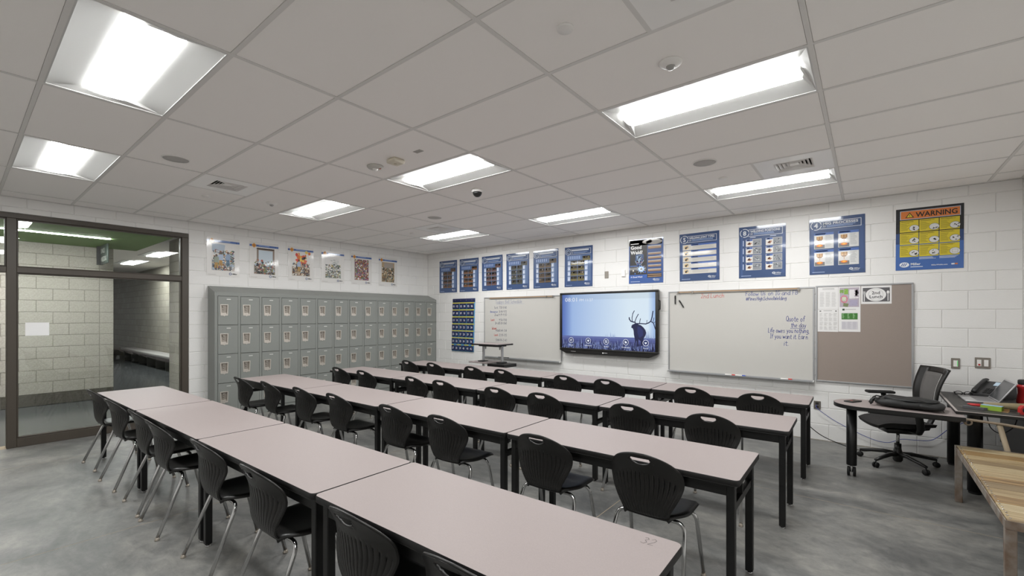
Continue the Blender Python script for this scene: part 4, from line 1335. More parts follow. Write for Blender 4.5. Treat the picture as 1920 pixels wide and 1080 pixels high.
p.rect(.0205, .115, .040, .125, 'e9e8e7'); p.rect(.242, .035, .25, .12, 'e9e8e7'); p.ell(.246, .135, .012, .019, 'e9e8e7')
paper('second lunch sign with a plate, fork and spoon', -.064, .214, 1.700, 1.914, p)

# ---- interactive display
tv = thing('display_screen', 'large black interactive screen showing an elk, between the whiteboards', 'screen', (-4.262, YF - .075, .968))
TWd, THt = 1.765, .992
bz = MB()
obj('bezel_bar', MB().bbox(0, TWd, -.012, .055, THt - .036, THt, .006, 2), M_PLASTIC, tv)
obj('bezel_bar', MB().bbox(0, TWd, -.012, .055, .0, .034, .006, 2), M_PLASTIC, tv)
obj('bezel_bar', MB().bbox(0, .046, -.012, .055, .034, THt - .036, .006, 2), M_PLASTIC, tv)
obj('bezel_bar', MB().bbox(TWd - .046, TWd, -.012, .055, .034, THt - .036, .006, 2), M_PLASTIC, tv)
obj('back_case', MB().bbox(.03, TWd - .03, .03, .07, .03, THt - .03, .01, 1), M_BLACK, tv)
obj('lower_bar', MB().prism([(.0, 0), (TWd, 0), (TWd - .14, -.062), (.14, -.062)], -.03, .06, None, Matrix.Rotation(PI / 2, 4, 'X')), M_PLASTIC, tv, (0, .03, .002))
obj('side_handle', MB().tube([(TWd, .01, .83), (TWd + .022, .01, .82), (TWd + .024, .01, .76), (TWd + .022, .01, .69), (TWd, .01, .68)], .008, 8), M_BLACK, tv)
S0, SZ0, SW, SH = .046, .034, TWd - .092, THt - .07
sc = MB()
NXs, NZs = 150, 10
for i in range(NXs):
    for j in range(NZs):
        u, v = (i + .5) / NXs, (j + .5) / NZs
        a = max(0, min(1, (u - .0) / .75))
        c0, c1 = Vector((.56, .68, .89)), Vector((.87, .935, .985))
        c = c0.lerp(c1, a ** .8)
        if u < .12:
            c = c.lerp(Vector((.33, .43, .72)), (1 - u / .12) * .9)
        if u > .93:
            c = c.lerp(Vector((.62, .74, .92)), (u - .93) / .07)
        if v > .88:
            c = c * .95
        sc.add([(S0 + SW * i / NXs, -.002, SZ0 + SH * j / NZs), (S0 + SW * (i + 1) / NXs, -.002, SZ0 + SH * j / NZs), (S0 + SW * (i + 1) / NXs, -.002, SZ0 + SH * (j + 1) / NZs), (S0 + SW * i / NXs, -.002, SZ0 + SH * (j + 1) / NZs)], [(0, 1, 2, 3)], lin(c))
scr = obj('screen', sc, M_SCREEN, tv)
p = Print(); r = random.Random(77)
ox, oz = -4.21 + 4.262, .99 - .968
k_ = lambda pts: [(ox - .021 + a * .995, oz + b_) for a, b_ in pts]
HZ = oz + .225
for j in range(6):
    z0_, z1_ = SZ0 + (HZ - SZ0) * j / 6, SZ0 + (HZ - SZ0) * (j + 1) / 6
    t_ = j / 5
    p.rect(S0, z0_, S0 + SW, z1_, ['1e2140', '262a50', '34396a', '444b82', '555f99', '636fa8'][j])
p.up()
for q in range(900):
    u = S0 + .004 + r.random() * (SW - .008)
    b_ = SZ0 + r.random() ** 1.5 * .09
    hgt = r.uniform(.03, .12)
    c = r.choice(['15172e', '20233f', '2a2f55', '39406f', '6c7ab5', '8593c8'] if r.random() < .8 else ['9fb0dc', '7c8cc4'])
    d = r.uniform(-.012, .012)
    w_ = r.uniform(.002, .006)
    top = min(b_ + hgt, HZ + (.05 if r.random() < .1 else 0))
    p.poly([(u - w_, b_), (u + w_, b_), (min(max(u + d, S0 + .002), S0 + SW - .002), top)], c)
p.up()
for q in range(60):
    u = S0 + SW * (r.uniform(.50, .62) if q < 22 else r.uniform(.88, .995)); hgt = r.uniform(.02, .09) if q < 22 else r.uniform(.03, .16)
    p.poly([(u - .0025, HZ - .01), (u + .0025, HZ - .01), (u + r.uniform(-.008, .004), HZ + hgt)], r.choice(['8fa3d0', '7d90c2', '9fb2da']))
p.up()
elk = [(1.306, 0.38), (1.311, 0.413), (1.326, 0.429), (1.354, 0.441), (1.377, 0.457), (1.411, 0.452), (1.428, 0.433), (1.467, 0.42), (1.512, 0.383), (1.539, 0.346), (1.551, 0.304), (1.539, 0.261), (1.517, 0.228), (1.51, 0.201), (1.495, 0.152), (1.492, 0.098), (1.462, 0.097), (1.462, 0.172), (1.428, 0.198), (1.422, 0.138), (1.428, 0.084), (1.4, 0.083), (1.394, 0.181), (1.379, 0.147), (1.364, 0.082), (1.352, 0.081), (1.368, 0.18), (1.36, 0.223), (1.349, 0.277), (1.345, 0.331), (1.332, 0.369), (1.32, 0.375)]
p.poly(k_(elk), '1d2148'); p.up()
p.poly(k_([(1.41, .40), (1.45, .40), (1.50, .34), (1.50, .26), (1.44, .22), (1.41, .30)]), '2a3266'); p.up()
for ant, w_ in (([(1.377, 0.463), (1.332, 0.473), (1.297, 0.484), (1.274, 0.516), (1.272, 0.541)], .013), ([(1.322, 0.482), (1.32, 0.539), (1.332, 0.604), (1.358, 0.648)], .009), ([(1.366, 0.475), (1.394, 0.544), (1.425, 0.595)], .009),
                ([(1.405, 0.447), (1.467, 0.447), (1.545, 0.443), (1.589, 0.459), (1.627, 0.486), (1.645, 0.55), (1.66, 0.64)], .012), ([(1.445, 0.45), (1.451, 0.496), (1.459, 0.525)], .008), ([(1.562, 0.454), (1.565, 0.502)], .006),
                ([(1.627, 0.481), (1.665, 0.46), (1.681, 0.418), (1.697, 0.365)], .010), ([(1.66, 0.476), (1.674, 0.539)], .007), ([(1.67, 0.46), (1.695, 0.476)], .005)):
    p.line(k_(ant), w_ * 1.35, '1d2148')
p.up()
for n_, ((a, b_), nm) in enumerate(zip([(0.2, 0.147), (0.535, 0.148), (0.869, 0.145), (1.214, 0.147), (1.545, 0.146)], ['Browser', 'Whiteboard', 'All apps', 'File Manager', 'Source'])):
    x, z = k_([(a, b_)])[0]
    p.up(); p.ell(x, z, .044, .044, '1b2b66'); p.up(); p.ring(x, z, .041, .048, 'eef2fb', 28)
    if n_ == 0:
        p.ring(x, z, .014, .021, 'eef2fb', 16, .0, PI * 1.75); p.rect(x - .016, z - .003, x + .02, z + .003, 'eef2fb')
    elif n_ == 1:
        p.ell(x, z + .003, .02, .016, 'eef2fb', 14); p.rect(x - .01, z - .02, x + .01, z - .014, 'eef2fb')
    elif n_ == 2:
        for dx in (-.012, .012):
            for dz in (-.012, .012):
                p.rect(x + dx - .009, z + dz - .009, x + dx + .009, z + dz + .009, 'eef2fb' if dx != dz else 'cfd9f2')
    elif n_ == 3:
        p.rect(x - .018, z - .018, x + .018, z + .012, 'eef2fb'); p.rect(x - .018, z + .012, x, z + .02, 'eef2fb')
    else:
        p.poly([(x - .02, z + .012), (x + .02, z + .012), (x + .014, z - .01), (x, z - .02), (x - .014, z - .01)], 'eef2fb')
    p.text(nm, x, z - .092, .02, 'e4eaf7', bold=.01, align='c')
p.text('08:01', *k_([(.074, .815)])[0], .07, 'f2f6fd', width=.24, bold=-.005)
p.text('PM 11/27', *k_([(.362, .816)])[0], .045, 'f2f6fd', width=.264, bold=-.005)
obj('picture', p, M_SCREEN, scr, (0, -.002, 0))
p = Print()
for k in range(4):
    p.ell(.25 + k * .025, -.022, .006, .006, 'd5d5d5', 8)
p.ell(.85, -.024, .014, .01, 'e8e8e8', 10); p.text('ViewSonic', .868, -.031, .016, 'bdbdbd', bold=.0) if False else p.greek(.868, -.03, .93, -.018, 1, 'a8a8a8', .8, .05)
obj('bar_print', p, M_INK, tv, (0, -.03, 0))

# ---- numbered pocket chart
pc = thing('pocket_chart', 'navy wall chart of numbered pockets with yellow bands', 'pocket chart', (-7.048, YF - .004, .80))
CWd, CHt = .66, 1.125
def wav(u):
    return -.012 - .010 * math.sin(u * PI * 3.0) ** 2
obj('backing', MB().grid(24, 6, lambda u, v: (CWd * u - .035 * (1 - v), -.001 + wav(u) * (1 - v) * .8, CHt * v)).solid(.002), mat('chart_light_blue', '5c9bc7', .7), pc)
navy, yel = mat('chart_navy', '1c2350', .7), mat('chart_yellow', 'd8c93a', .7)
obj('header', MB().bbox(.0, CWd, -.012, -.004, CHt - .075, CHt, .002, 1), navy, pc)
for k in range(4):
    obj('grommet', MB().lathe([(.007, 0), (.007, .003)], 10, Matrix.Translation((.08 + k * .165, -.012, CHt - .035)) @ Matrix.Rotation(PI / 2, 4, 'X')), M_STEEL, pc)
pk = MB().bbox(0, .094, -.012, 0, 0, .108, .004, 1, smooth=False).mesh('pocket')
for j in range(7):
    v = 1 - (j + 1) * .1333
    zb_ = CHt - .075 - (j + 1) * .149 + .008
    sh = -.035 * (1 - zb_ / CHt)
    obj('yellow_band', MB().box(sh + .006, sh + CWd - .006, -.014, -.011, zb_ + .114, zb_ + .132), yel, pc)
    for i in range(6):
        q = obj('pocket', pk, navy, pc, (sh + .009 + i * .1085, -.012 - .006 * (i % 2), zb_))
        p = Print()
        p.text('%02d' % (j * 6 + i + 1), .047, .032, .045, 'dcdfe8', width=.05, bold=.02, align='c')
        obj('number', p, M_INK, q, (0, -.012, 0))

# ---- wall plates
def plate(name, label, cat, x0, x1, z0, z1, devs, m=M_STEEL):
    t = thing(name, label, cat, ((x0 + x1) / 2, YF, (z0 + z1) / 2))
    w, h = (x1 - x0) / 2, (z1 - z0) / 2
    obj('cover', MB().bbox(-w, w, -.008, -.0005, -h, h, .003, 1, smooth=False), m, t)
    for (nm, a, b_, c, d, mm, pr_) in devs:
        obj(nm, MB().bbox(a, b_, -.008 - pr_, -.006, c, d, .0015, 1, smooth=False), mm, t)
    return t
plate('wall_plate', 'blank steel wall plate above the screen, left one', 'wall plate', -3.432, -3.362, 2.182, 2.298, [])
plate('thermostat', 'white wall sensor above the screen beside the dark poster', 'sensor', -3.130, -3.060, 2.187, 2.305, [('body', -.03, .03, -.05, .05, M_WHITE, .016)], M_WHITE)
plate('light_switch', 'single steel switch plate with a green glow above the desk', 'switch', .707, .777, .985, 1.100, [('rocker', -.017, .017, -.034, .034, M_WHITE, .004), ('pilot', .012, .017, -.028, .03, mat('green_led', '5fbf6a', .4, emit='4fd26a', estr=.6), .006)])
plate('light_switch', 'double steel switch plate with a red button above the desk', 'switch', .888, 1.004, 1.003, 1.118, [('rocker', -.042, -.010, -.034, .034, M_WHITE, .004), ('rocker', .010, .042, -.034, .034, M_WHITE, .004), ('button', -.034, -.018, -.026, -.010, mat('red_button', 'b92a2a', .4), .008)])
plate('data_outlet', 'steel data outlet with a blue cable near the floor', 'outlet', -.536, -.462, .385, .490, [('jack', -.016, .016, -.036, -.006, M_DARK, .003), ('jack', -.016, .016, .006, .036, M_DARK, .003)])
def cable(name, label, pts, r_, m):
    P = [Vector(q) for q in pts]
    out = []
    for i in range(len(P) - 1):
        a, b_, c, d = P[max(i - 1, 0)], P[i], P[i + 1], P[min(i + 2, len(P) - 1)]
        for k in range(8):
            t = k / 8
            out.append(.5 * ((2 * b_) + (-a + c) * t + (2 * a - 5 * b_ + 4 * c - d) * t * t + (-a + 3 * b_ - 3 * c + d) * t ** 3))
    out.append(P[-1])
    return tag(obj(name, MB().tube(out, r_, 6), m), label, 'cable')
cable('data_cable', 'blue data cable drooping along the wall under the desk', [(-.50, YF - .012, .44), (-.495, YF - .04, .40), (-.30, YF - .03, .26), (.0, YF - .03, .12), (.17, YF - .03, .09), (.30, YF - .03, .15), (.42, YF - .03, .16), (.56, YF - .03, .19), (.70, YF - .03, .34), (.85, YF - .05, .45)], .0035, mat('cable_blue', '3d4a94', .5))
cable('power_cable', 'black power cable sagging from the back table to the floor', [(-.56, 5.60, .52), (-.52, 5.75, .40), (-.40, 6.05, .22), (-.22, 6.35, .08), (-.05, 6.52, .008), (.15, 6.66, .006), (.6, 6.71, .006)], .0045, M_RUBBER)
# paper sheet on the glass
tag(obj('paper_sheet', MB().box(XL - .036, XL - .0352, .538, .739, 1.318, 1.477), mat('bright_paper', 'fafafa', .7)), 'blank white sheet taped to the glass screen', 'paper')

# ================================================================== PRESENTATION STAND BEHIND THE BACK ROW
t = thing('presentation_stand', 'two-post adjustable stand with a black-edged top behind the back row', 'stand', (-5.06, 5.84, 0))
obj('top', MB().bbox(-.34, .24, -.20, .22, 1.055, 1.075, .004, 1, smooth=False), M_LAM, t)
obj('edge_band', MB().box(-.344, .244, -.204, -.20, 1.052, 1.076).box(-.344, .244, .22, .224, 1.052, 1.076).box(-.344, -.34, -.2, .22, 1.052, 1.076).box(.24, .244, -.2, .22, 1.052, 1.076), M_EDGE, t)
obj('underframe', MB().box(-.25, .18, -.12, .12, 1.03, 1.054), M_EDGE, t)
obj('shelf', MB().bbox(-.42, .02, -.20, .18, .742, .760, .004, 1, smooth=False), M_LAM, t)
obj('shelf_band', MB().box(.03, .40, -.21, .12, .70, .752), M_EDGE, t)
for x in (-.245, .185):
    q = obj('post', MB().bbox(x - .015, x + .015, -.02, .02, .04, 1.04, .004, 1, smooth=False), M_ALU, t)
    obj('foot', MB().bbox(x - .03, x + .03, -.18, .25, .06, .11, .008, 1), M_BLACK, q)
    obj('post_clamp', MB().bbox(x - .05, x + .06, -.10, .06, .735, .775, .006, 1), M_BLACK, q)
    obj('lever', MB().prism([(0, 0), (.05, 0), (.04, -.05), (.02, -.06)], -.006, .006, None, Matrix.Translation((x + (.025 if x < 0 else -.075), 0, 1.03)) @ Matrix.Rotation(PI / 2, 4, 'X')), M_CHROME, q)
    for y in (-.15, .22):
        obj('caster', MB().lathe([(.03, -.012), (.03, .012)], 14, Matrix.Translation((x, y, .03)) @ Matrix.Rotation(PI / 2, 4, 'Y')).box(x - .005, x + .005, y - .005, y + .005, .03, .07), M_RUBBER, q)

# ================================================================== TEACHER CORNER
# peninsula table with a half-round end
PZ = .722
t = thing('peninsula_table', 'half-round ended table on a black caster leg beside the desk', 'table', (0, 0, 0))
yc, hr, xe = 5.43, .245, -.02
out = [(xe + hr * math.cos(a), yc + hr * math.sin(a)) for a in [PI / 2 + PI * k / 24 for k in range(25)]]
poly = out + [(.63, yc - hr), (.63, yc + hr)]
ins = [(x + (.003 if x < xe else 0), yc + (y - yc) * .988) for x, y in poly]
obj('tabletop', MB().prism(ins, PZ - .012, PZ), M_LAM, t)
obj('edge_band', MB().prism(poly, PZ - .036, PZ - .0015), M_EDGE, t)
l = obj('post_leg', MB().lathe([(.040, .105), (.042, .11), (.042, PZ - .037)], 20, Matrix.Translation((-.125, 5.47, 0))), M_BLACK, t)
cs = MB()
for s_ in (-1, 1):
    cs.lathe([(.012, s_ * .012), (.043, s_ * .012), (.045, s_ * .018), (.043, s_ * .034), (.010, s_ * .036)], 16, Matrix.Translation((-.125, 5.47, .045)) @ Matrix.Rotation(PI / 2, 4, 'Y'))
obj('caster', cs, M_RUBBER, l)
obj('caster_fork', MB().bbox(-.137, -.113, 5.44, 5.485, .04, .11, .006, 1), M_CHROME, l)
obj('mobile_rail', MB().box(.0, .62, 5.36, 5.39, PZ - .075, PZ - .036), M_BLACK, t)

# main desk along the right wall
DZ = .752
t = thing('teacher_desk', 'dark topped desk on black round legs against the right wall', 'desk', (0, 0, 0))
obj('desktop', MB().bbox(.585, 1.225, 5.33, 6.60, DZ - .029, DZ - .006, .003, 1, smooth=False), M_EDGE, t)
obj('edge_trim', MB().box(.584, 1.226, 5.329, 6.601, DZ - .006, DZ - .002), mat('desk_edge', 'a89f9b', .5), t)
obj('desk_mat', MB().bbox(.600, 1.223, 5.345, 6.59, DZ - .002, DZ, .0008, 1, smooth=False), mat('dark_mat', '2c2927', .5), t)
for (x, y) in ((.735, 5.60), (.70, 6.53), (1.16, 5.50), (1.16, 6.50)):
    l = obj('leg', MB().lathe([(.05, .02), (.05, DZ - .06), (.055, DZ - .029)], 20, Matrix.Translation((x, y, 0))), M_BLACK, t)
    obj('foot', MB().lathe([(.042, 0), (.044, .02)], 16, Matrix.Translation((x, y, 0))), M_RUBBER, l)
obj('under_panel', MB().box(1.02, 1.04, 5.56, 6.45, .32, DZ - .028), M_BLACK, t)
obj('cable_tray', MB().box(.80, 1.02, 5.70, 5.74, DZ - .08, DZ - .029), M_BLACK, t)
cable('power_cable', 'black cable looping under the desk top', [(.82, 5.68, DZ - .082), (.84, 5.66, .58), (.90, 5.66, .54), (.97, 5.66, .60), (1.0, 5.68, .68)], .004, M_RUBBER)

# office chair, facing left
t = thing('office_chair', 'black mesh office chair behind the peninsula table', 'chair', (.245, 6.19, 0), PI / 2 + .40)
obj('hub', MB().lathe([(.03, .03), (.042, .05), (.042, .13), (.034, .15), (.03, .17), (.03, .22)], 16), M_PLASTIC, t)
for k in range(5):
    a = 2 * PI * k / 5 + .892
    R_ = Matrix.Rotation(a, 4, 'Z')
    ar = obj('base_arm', MB().tube([R_ @ Vector(q) for q in ((.02, 0, .11), (.12, 0, .115), (.24, 0, .095), (.325, 0, .078))], [.03, .028, .022, .017], 10, None, False, (1, .75)), M_PLASTIC, t)
    c_ = MB()
    for s_ in (-1, 1):
        c_.lathe([(.01, s_ * .006), (.026, s_ * .006), (.028, s_ * .011), (.026, s_ * .02), (.008, s_ * .022)], 14, R_ @ Matrix.Translation((.325, 0, .028)) @ Matrix.Rotation(PI / 2, 4, 'X'))
    c_.cyl(.006, .03, .08, 8, R_ @ Matrix.Translation((.325, 0, 0)))
    obj('caster', c_, M_RUBBER, ar)
obj('gas_cylinder', MB().cyl(.016, .2, .36, 12), M_CHROME, t)
obj('mechanism', MB().bbox(-.10, .10, -.14, .14, .34, .395, .012, 1).tube([(.08, .05, .36), (.24, .07, .36)], .006, 8).bbox(.22, .28, .055, .085, .35, .37, .006, 1), M_PLASTIC, t)
def cush(u, v):
    s, q = -1 + 2 * u, -1 + 2 * v
    z = .462 + .022 * (1 - s ** 4) * (1 - q ** 4) - .035 * max(0, q - .5) ** 2 * 4 + .015 * s * s
    return (s * .25 * (1 - .12 * q * q), q * .245 + .02, z)
def cushb(u, v):
    a = cush(u, v); s, q = -1 + 2 * u, -1 + 2 * v
    return (a[0] * .96, a[1] * .96 + .0, a[2] - .03 - .06 * (1 - s ** 4) * (1 - q ** 4))
cu = MB().grid(16, 16, cush).grid(16, 16, cushb)
N = 17
bd = [i for i in range(N)] + [j * N + N - 1 for j in range(1, N)] + [(N - 1) * N + i for i in range(N - 2, -1, -1)] + [j * N for j in range(N - 2, 0, -1)]
for a, b_ in zip(bd, bd[1:] + bd[:1]):
    cu.f.append((a, b_, b_ + N * N, a + N * N)); cu.c.append(None); cu.sm.append(True)
obj('seat', cu, mat('seat_fabric', '211f1f', .85), t)
obj('back_post', MB().tube([(0, -.12, .37), (0, -.25, .39), (0, -.30, .50), (0, -.285, .62)], [.03, .03, .026, .022], 10, None, False, (1.4, .7)), M_PLASTIC, t)
def bk(u, v, inset=0.0):
    s, q = (-1 + 2 * u), v
    w_ = .175 + .05 * q
    y = -.235 + .03 * math.sin(q * PI) - .075 * q ** 1.6 - .05 * (1 - s * s)
    return (s * w_, y, .56 + .47 * q)
br = MB()
def strip(u0, u1, v0, v1, nu, nv):
    return MB().grid(nu, nv, lambda u, v: bk(u0 + (u1 - u0) * u, v0 + (v1 - v0) * v)).solid(.022)
bf = MB()
for a in ((0, .22, 0, 1, 4, 16), (.78, 1, 0, 1, 4, 16), (.22, .78, .88, 1, 8, 3), (.22, .78, 0, .10, 8, 3)):
    q = strip(*a)
    bf.add(q.v, q.f, None, True)
obj('back_frame', bf, M_PLASTIC, t)
obj('back_mesh', MB().grid(8, 10, lambda u, v: tuple(Vector(bk(.21 + .58 * u, .09 + .8 * v)) + Vector((0, .01, 0)))).solid(.003), mat('grey_mesh', '6a6765', .8, noise=(700, 1, .1, '4c4a49')), t)
for s_ in (-1, 1):
    am = obj('arm_post', MB().tube([(s_ * .10, -.04, .385), (s_ * .27, -.05, .39), (s_ * .30, -.05, .44), (s_ * .30, -.03, .60), (s_ * .29, .0, .70)], [.018, .02, .022, .02, .018], 10, None, False, (1.5, .8)), M_PLASTIC, t)
    obj('arm_pad', MB().bbox(s_ * .29 - .045, s_ * .29 + .045, -.10, .16, .70, .728, .012, 3), M_RUBBER, am)

# backpack lying on the peninsula table
t = thing('backpack', 'black backpack lying flat on the peninsula table', 'backpack', (.29, 5.44, PZ + .006), -.10)
M_BAG = mat('black_nylon', '0e0f0f', .6, bump=(60, .35))
def bag(sx, sy, h, z0, dx=0.0, seed=1, ex=2.6):
    r = random.Random(seed)
    ph = [r.uniform(0, 6) for _ in range(4)]
    def f(u, v):
        a = 2 * PI * u
        q = -PI / 2 + PI * v
        cx, sn = math.cos(a), math.sin(a)
        e = 2 / ex
        x = sx * math.copysign(abs(cx) ** e, cx) * math.cos(q) ** .35 if v not in (0, 1) else 0
        y = sy * math.copysign(abs(sn) ** e, sn) * math.cos(q) ** .35 if v not in (0, 1) else 0
        z = z0 + h / 2 + h / 2 * math.copysign(abs(math.sin(q)) ** .8, math.sin(q))
        w_ = .006 * math.sin(a * 3 + ph[0]) + .004 * math.sin(a * 7 + ph[1])
        if z > z0 + h * .5:
            z += .006 * math.sin(x * 30 + ph[2]) + .005 * math.sin(y * 40 + x * 12 + ph[3])
        return (x * (1 + w_) + dx, y * (1 + w_), z)
    return f
obj('body', MB().grid(40, 12, bag(.245, .165, .066, 0, 0, 1)), M_BAG, t)
obj('front_pocket', MB().grid(36, 10, bag(.19, .125, .034, .052, .015, 2)), M_BAG, t)
obj('side_pocket', MB().grid(28, 8, bag(.09, .05, .05, .012, .15, 5), Matrix.Translation((0, -.125, 0))), M_BAG, t)
for s_ in (-1, 1):
    obj('strap', MB().tube([(-.20, s_ * .06, .062), (-.235, s_ * .07, .066), (-.256, s_ * .08, .048), (-.265, s_ * .09, .03), (-.25, s_ * .10, .016)], .012, 8, None, False, (1.6, .5)), M_BAG, t)
obj('zipper', MB().tube([(.015 + .192 * math.cos(a), .127 * math.sin(a), .071) for a in [2 * PI * k / 40 for k in range(40)]], .003, 5, None, True), mat('zip', '3a3b3c', .4), t)
obj('zip_pull', MB().tube([(.20, -.145, .04), (.225, -.155, .022), (.235, -.16, .006)], .003, 6), M_RUBBER, t)

# mobile phone
t = thing('mobile_phone', 'black mobile phone lying on the rounded table end', 'phone', (-.115, 5.47, PZ), -.5)
obj('body', MB().bbox(-.04, .04, -.078, .078, 0.0, .012, .006, 2), M_RUBBER, t)
obj('screen', MB().box(-.034, .034, -.068, .068, .0118, .0125), mat('phone_glass', '1a1b1d', .08), t)
obj('case_dot', MB().box(-.012, .012, -.03, -.01, .0124, .0129), mat('phone_red', '9a3b3b', .4), t)

# desk phone
t = thing('desk_phone', 'dark grey desk telephone with a small lit display', 'telephone', (.975, 6.43, DZ), -.62)
body = MB()
body.add([(-.13, -.11, 0), (.12, -.11, 0), (.12, .11, 0), (-.13, .11, 0), (-.13, -.11, .03), (.12, -.11, .03), (.12, .09, .145), (-.13, .09, .145)], [(3, 2, 1, 0), (4, 5, 6, 7), (0, 1, 5, 4), (1, 2, 6, 5), (2, 3, 7, 6), (3, 0, 4, 7)])
obj('body', body, mat('phone_charcoal', '3a3a3b', .5), t)
sl = math.atan2(.115, .20)
RT = Matrix.Translation((0, -.11, .031)) @ Matrix.Rotation(sl, 4, 'X')
obj('handset', MB().tube([RT @ Vector(q) for q in ((-.098, .0, .014), (-.1, .03, .022), (-.1, .12, .03), (-.1, .21, .024), (-.098, .235, .014))], [.019, .02, .015, .019, .019], 10, None, False, (1.1, .7)), mat('handset_charcoal', '2e2e2f', .45), t)
obj('display', MB().box(-.02, .085, .16, .215, .0, .004, None, RT), mat('lcd', '9fb0bd', .2, emit='a8bccb', estr=.35), t)
kp = MB().box(-.012, .012, -.006, .006, 0, .005).mesh('key')
for i in range(3):
    for j in range(4):
        k = obj('key', kp, mat('key_grey', '1f1f20', .5), t)
        k.matrix_local = RT @ Matrix.Translation((-.03 + i * .032, .03 + j * .022, 0))
for i in range(4):
    k = obj('key', kp, MATS['key_grey'], t)
    k.matrix_local = RT @ Matrix.Translation((.09, .03 + i * .026, 0))
obj('nav_pad', MB().lathe([(.022, 0), (.02, .005), (.008, .006)], 16, RT @ Matrix.Translation((.03, .135, 0))), mat('nav_silver', '9a9a9a', .35, .5), t)

# laptop, opened to the left
t = thing('laptop', 'silver laptop open on the desk in front of the telephone', 'laptop', (.82, 6.12, DZ), PI / 2 + .04)
obj('base', MB().bbox(-.18, .18, -.11, .11, 0, .016, .004, 1), mat('laptop_silver', 'b4b3b4', .4, .4), t)
obj('keyboard', MB().box(-.155, .155, -.085, .03, .016, .0175), mat('laptop_keys', '7d7c7d', .5), t)
obj('trackpad', MB().box(-.05, .05, .045, .1, .016, .0168), mat('laptop_pad', 'b5b4b5', .4), t)
RL = Matrix.Translation((0, -.108, .014)) @ Matrix.Rotation(PI / 2 + .55, 4, 'X')
lid = obj('lid', MB().bbox(-.18, .18, 0, .215, -.006, .004, .003, 1, RL), MATS['laptop_silver'], t)
obj('lid_screen', MB().box(-.165, .165, .014, .203, -.0072, -.006, None, RL), mat('dark_screen', '4a4b4e', .15), lid)
obj('hinge', MB().tube([(-.14, -.11, .014), (.14, -.11, .014)], .007, 8), M_RUBBER, t)

# red canister with black lid
t = thing('red_jar', 'red plastic jar with a black screw lid on the desk', 'jar', (1.148, 6.13, DZ))
obj('body', MB().lathe([(.072, 0), (.077, .008), (.075, .04), (.068, .09), (.071, .14), (.077, .155), (.075, .168), (.062, .176), (.062, .182)], 28), mat('red_plastic', 'b8282a', .35), t)
obj('lid', MB().lathe([(.066, .178), (.068, .184), (.068, .212), (.062, .218), (.01, .219)], 28), M_RUBBER, t)
# tape measure
t = thing('tape_measure', 'red and black tape measure at the desk front', 'tape measure', (1.01, 5.47, DZ), .25)
obj('case', MB().prism([(-.038, 0), (.038, 0), (.042, .02), (.036, .06), (.012, .074), (-.024, .072), (-.04, .05), (-.042, .015)], -.02, .02, None, Matrix.Rotation(PI / 2, 4, 'X')), mat('tape_red', 'b52626', .4), t)
for y in (-.0215, .0205):
    obj('side_grip', MB().lathe([(.026, 0), (.024, .002), (.004, .002)], 18, Matrix.Translation((-.004, y, .037)) @ Matrix.Rotation(PI / 2, 4, 'X')), M_RUBBER, t)
obj('hook', MB().box(-.052, -.04, -.012, .012, .0, .014), M_STEEL, t)
# tan roll lying behind the box
t = thing('tan_tube', 'tan tapered tube lying on the desk behind the small box', 'tube', (.93, 5.62, DZ))
obj('body', MB().lathe([(.014, -.14), (.018, -.135), (.03, .04), (.034, .10), (.034, .13)], 20, Matrix.Translation((0, 0, .034)) @ Matrix.Rotation(PI / 2, 4, 'Y')), mat('khaki', '8a7d5f', .6), t)
obj('end_cap', MB().lathe([(.036, .128), (.036, .15), (.03, .154)], 20, Matrix.Translation((0, 0, .036)) @ Matrix.Rotation(PI / 2, 4, 'Y')), mat('cap_green', '4a5248', .5), t)
# small open carton
t = thing('small_box', 'small open green and blue carton lying on the desk', 'box', (.84, 5.53, DZ), -.35)
gm, bm_, km = mat('box_green', '8fb03a', .5), mat('box_blue', '8fb3cf', .5), mat('box_kraft', 'a07f55', .8)
obj('front_panel', MB().box(-.075, .05, -.03, -.028, 0, .04), gm, t)
obj('back_panel', MB().box(-.075, .05, .028, .03, 0, .04), gm, t)
obj('top_panel', MB().box(-.075, .05, -.03, .03, .04, .042), bm_, t)
obj('bottom_panel', MB().box(-.075, .05, -.03, .03, 0.0, .002), km, t)
obj('end_panel', MB().box(-.077, -.075, -.03, .03, 0, .042), gm, t)
obj('flap', MB().box(.05, .085, -.03, .03, 0.0, .002), km, t)
obj('flap', MB().box(0, .035, -.02, .0, 0, .0015, None, Matrix.Translation((.05, .03, .02)) @ Matrix.Rotation(.5, 4, 'Z') @ Matrix.Rotation(PI / 2, 4, 'X')), km, t)
# red pens, grey knife, glasses
for k, (x, y, a) in enumerate(((.775, 5.70, -.25), (.765, 5.745, -.18))):
    t = thing('red_pen', ['red pen on the desk beside the grey utility knife', 'red pen on the desk nearer the laptop'][k], 'pen', (x, y, DZ + .008), a)
    obj('barrel', MB().lathe([(.003, -.06), (.008, -.045), (.008, .05)], 10, Matrix.Rotation(PI / 2, 4, 'Y')), mat('pen_red', 'c12a2e', .4), t)
    obj('clip', MB().box(.0, .05, -.002, .002, .008, .010), MATS['pen_red'], t)
t = thing('utility_knife', 'grey utility knife lying at the desk edge', 'knife', (.72, 5.53, DZ), -.2)
obj('handle', MB().prism([(-.07, -.012), (-.05, -.018), (.06, -.02), (.08, -.01), (.08, .012), (.06, .018), (-.05, .014), (-.07, .008)], 0, .02), mat('knife_grey', '57575a', .45), t)
obj('blade', MB().prism([(-.105, -.008), (-.07, -.008), (-.07, .008)], .009, .011), M_STEEL, t)
t = thing('eyeglasses', 'black eyeglasses lying folded near the telephone', 'glasses', (.752, 6.36, DZ))
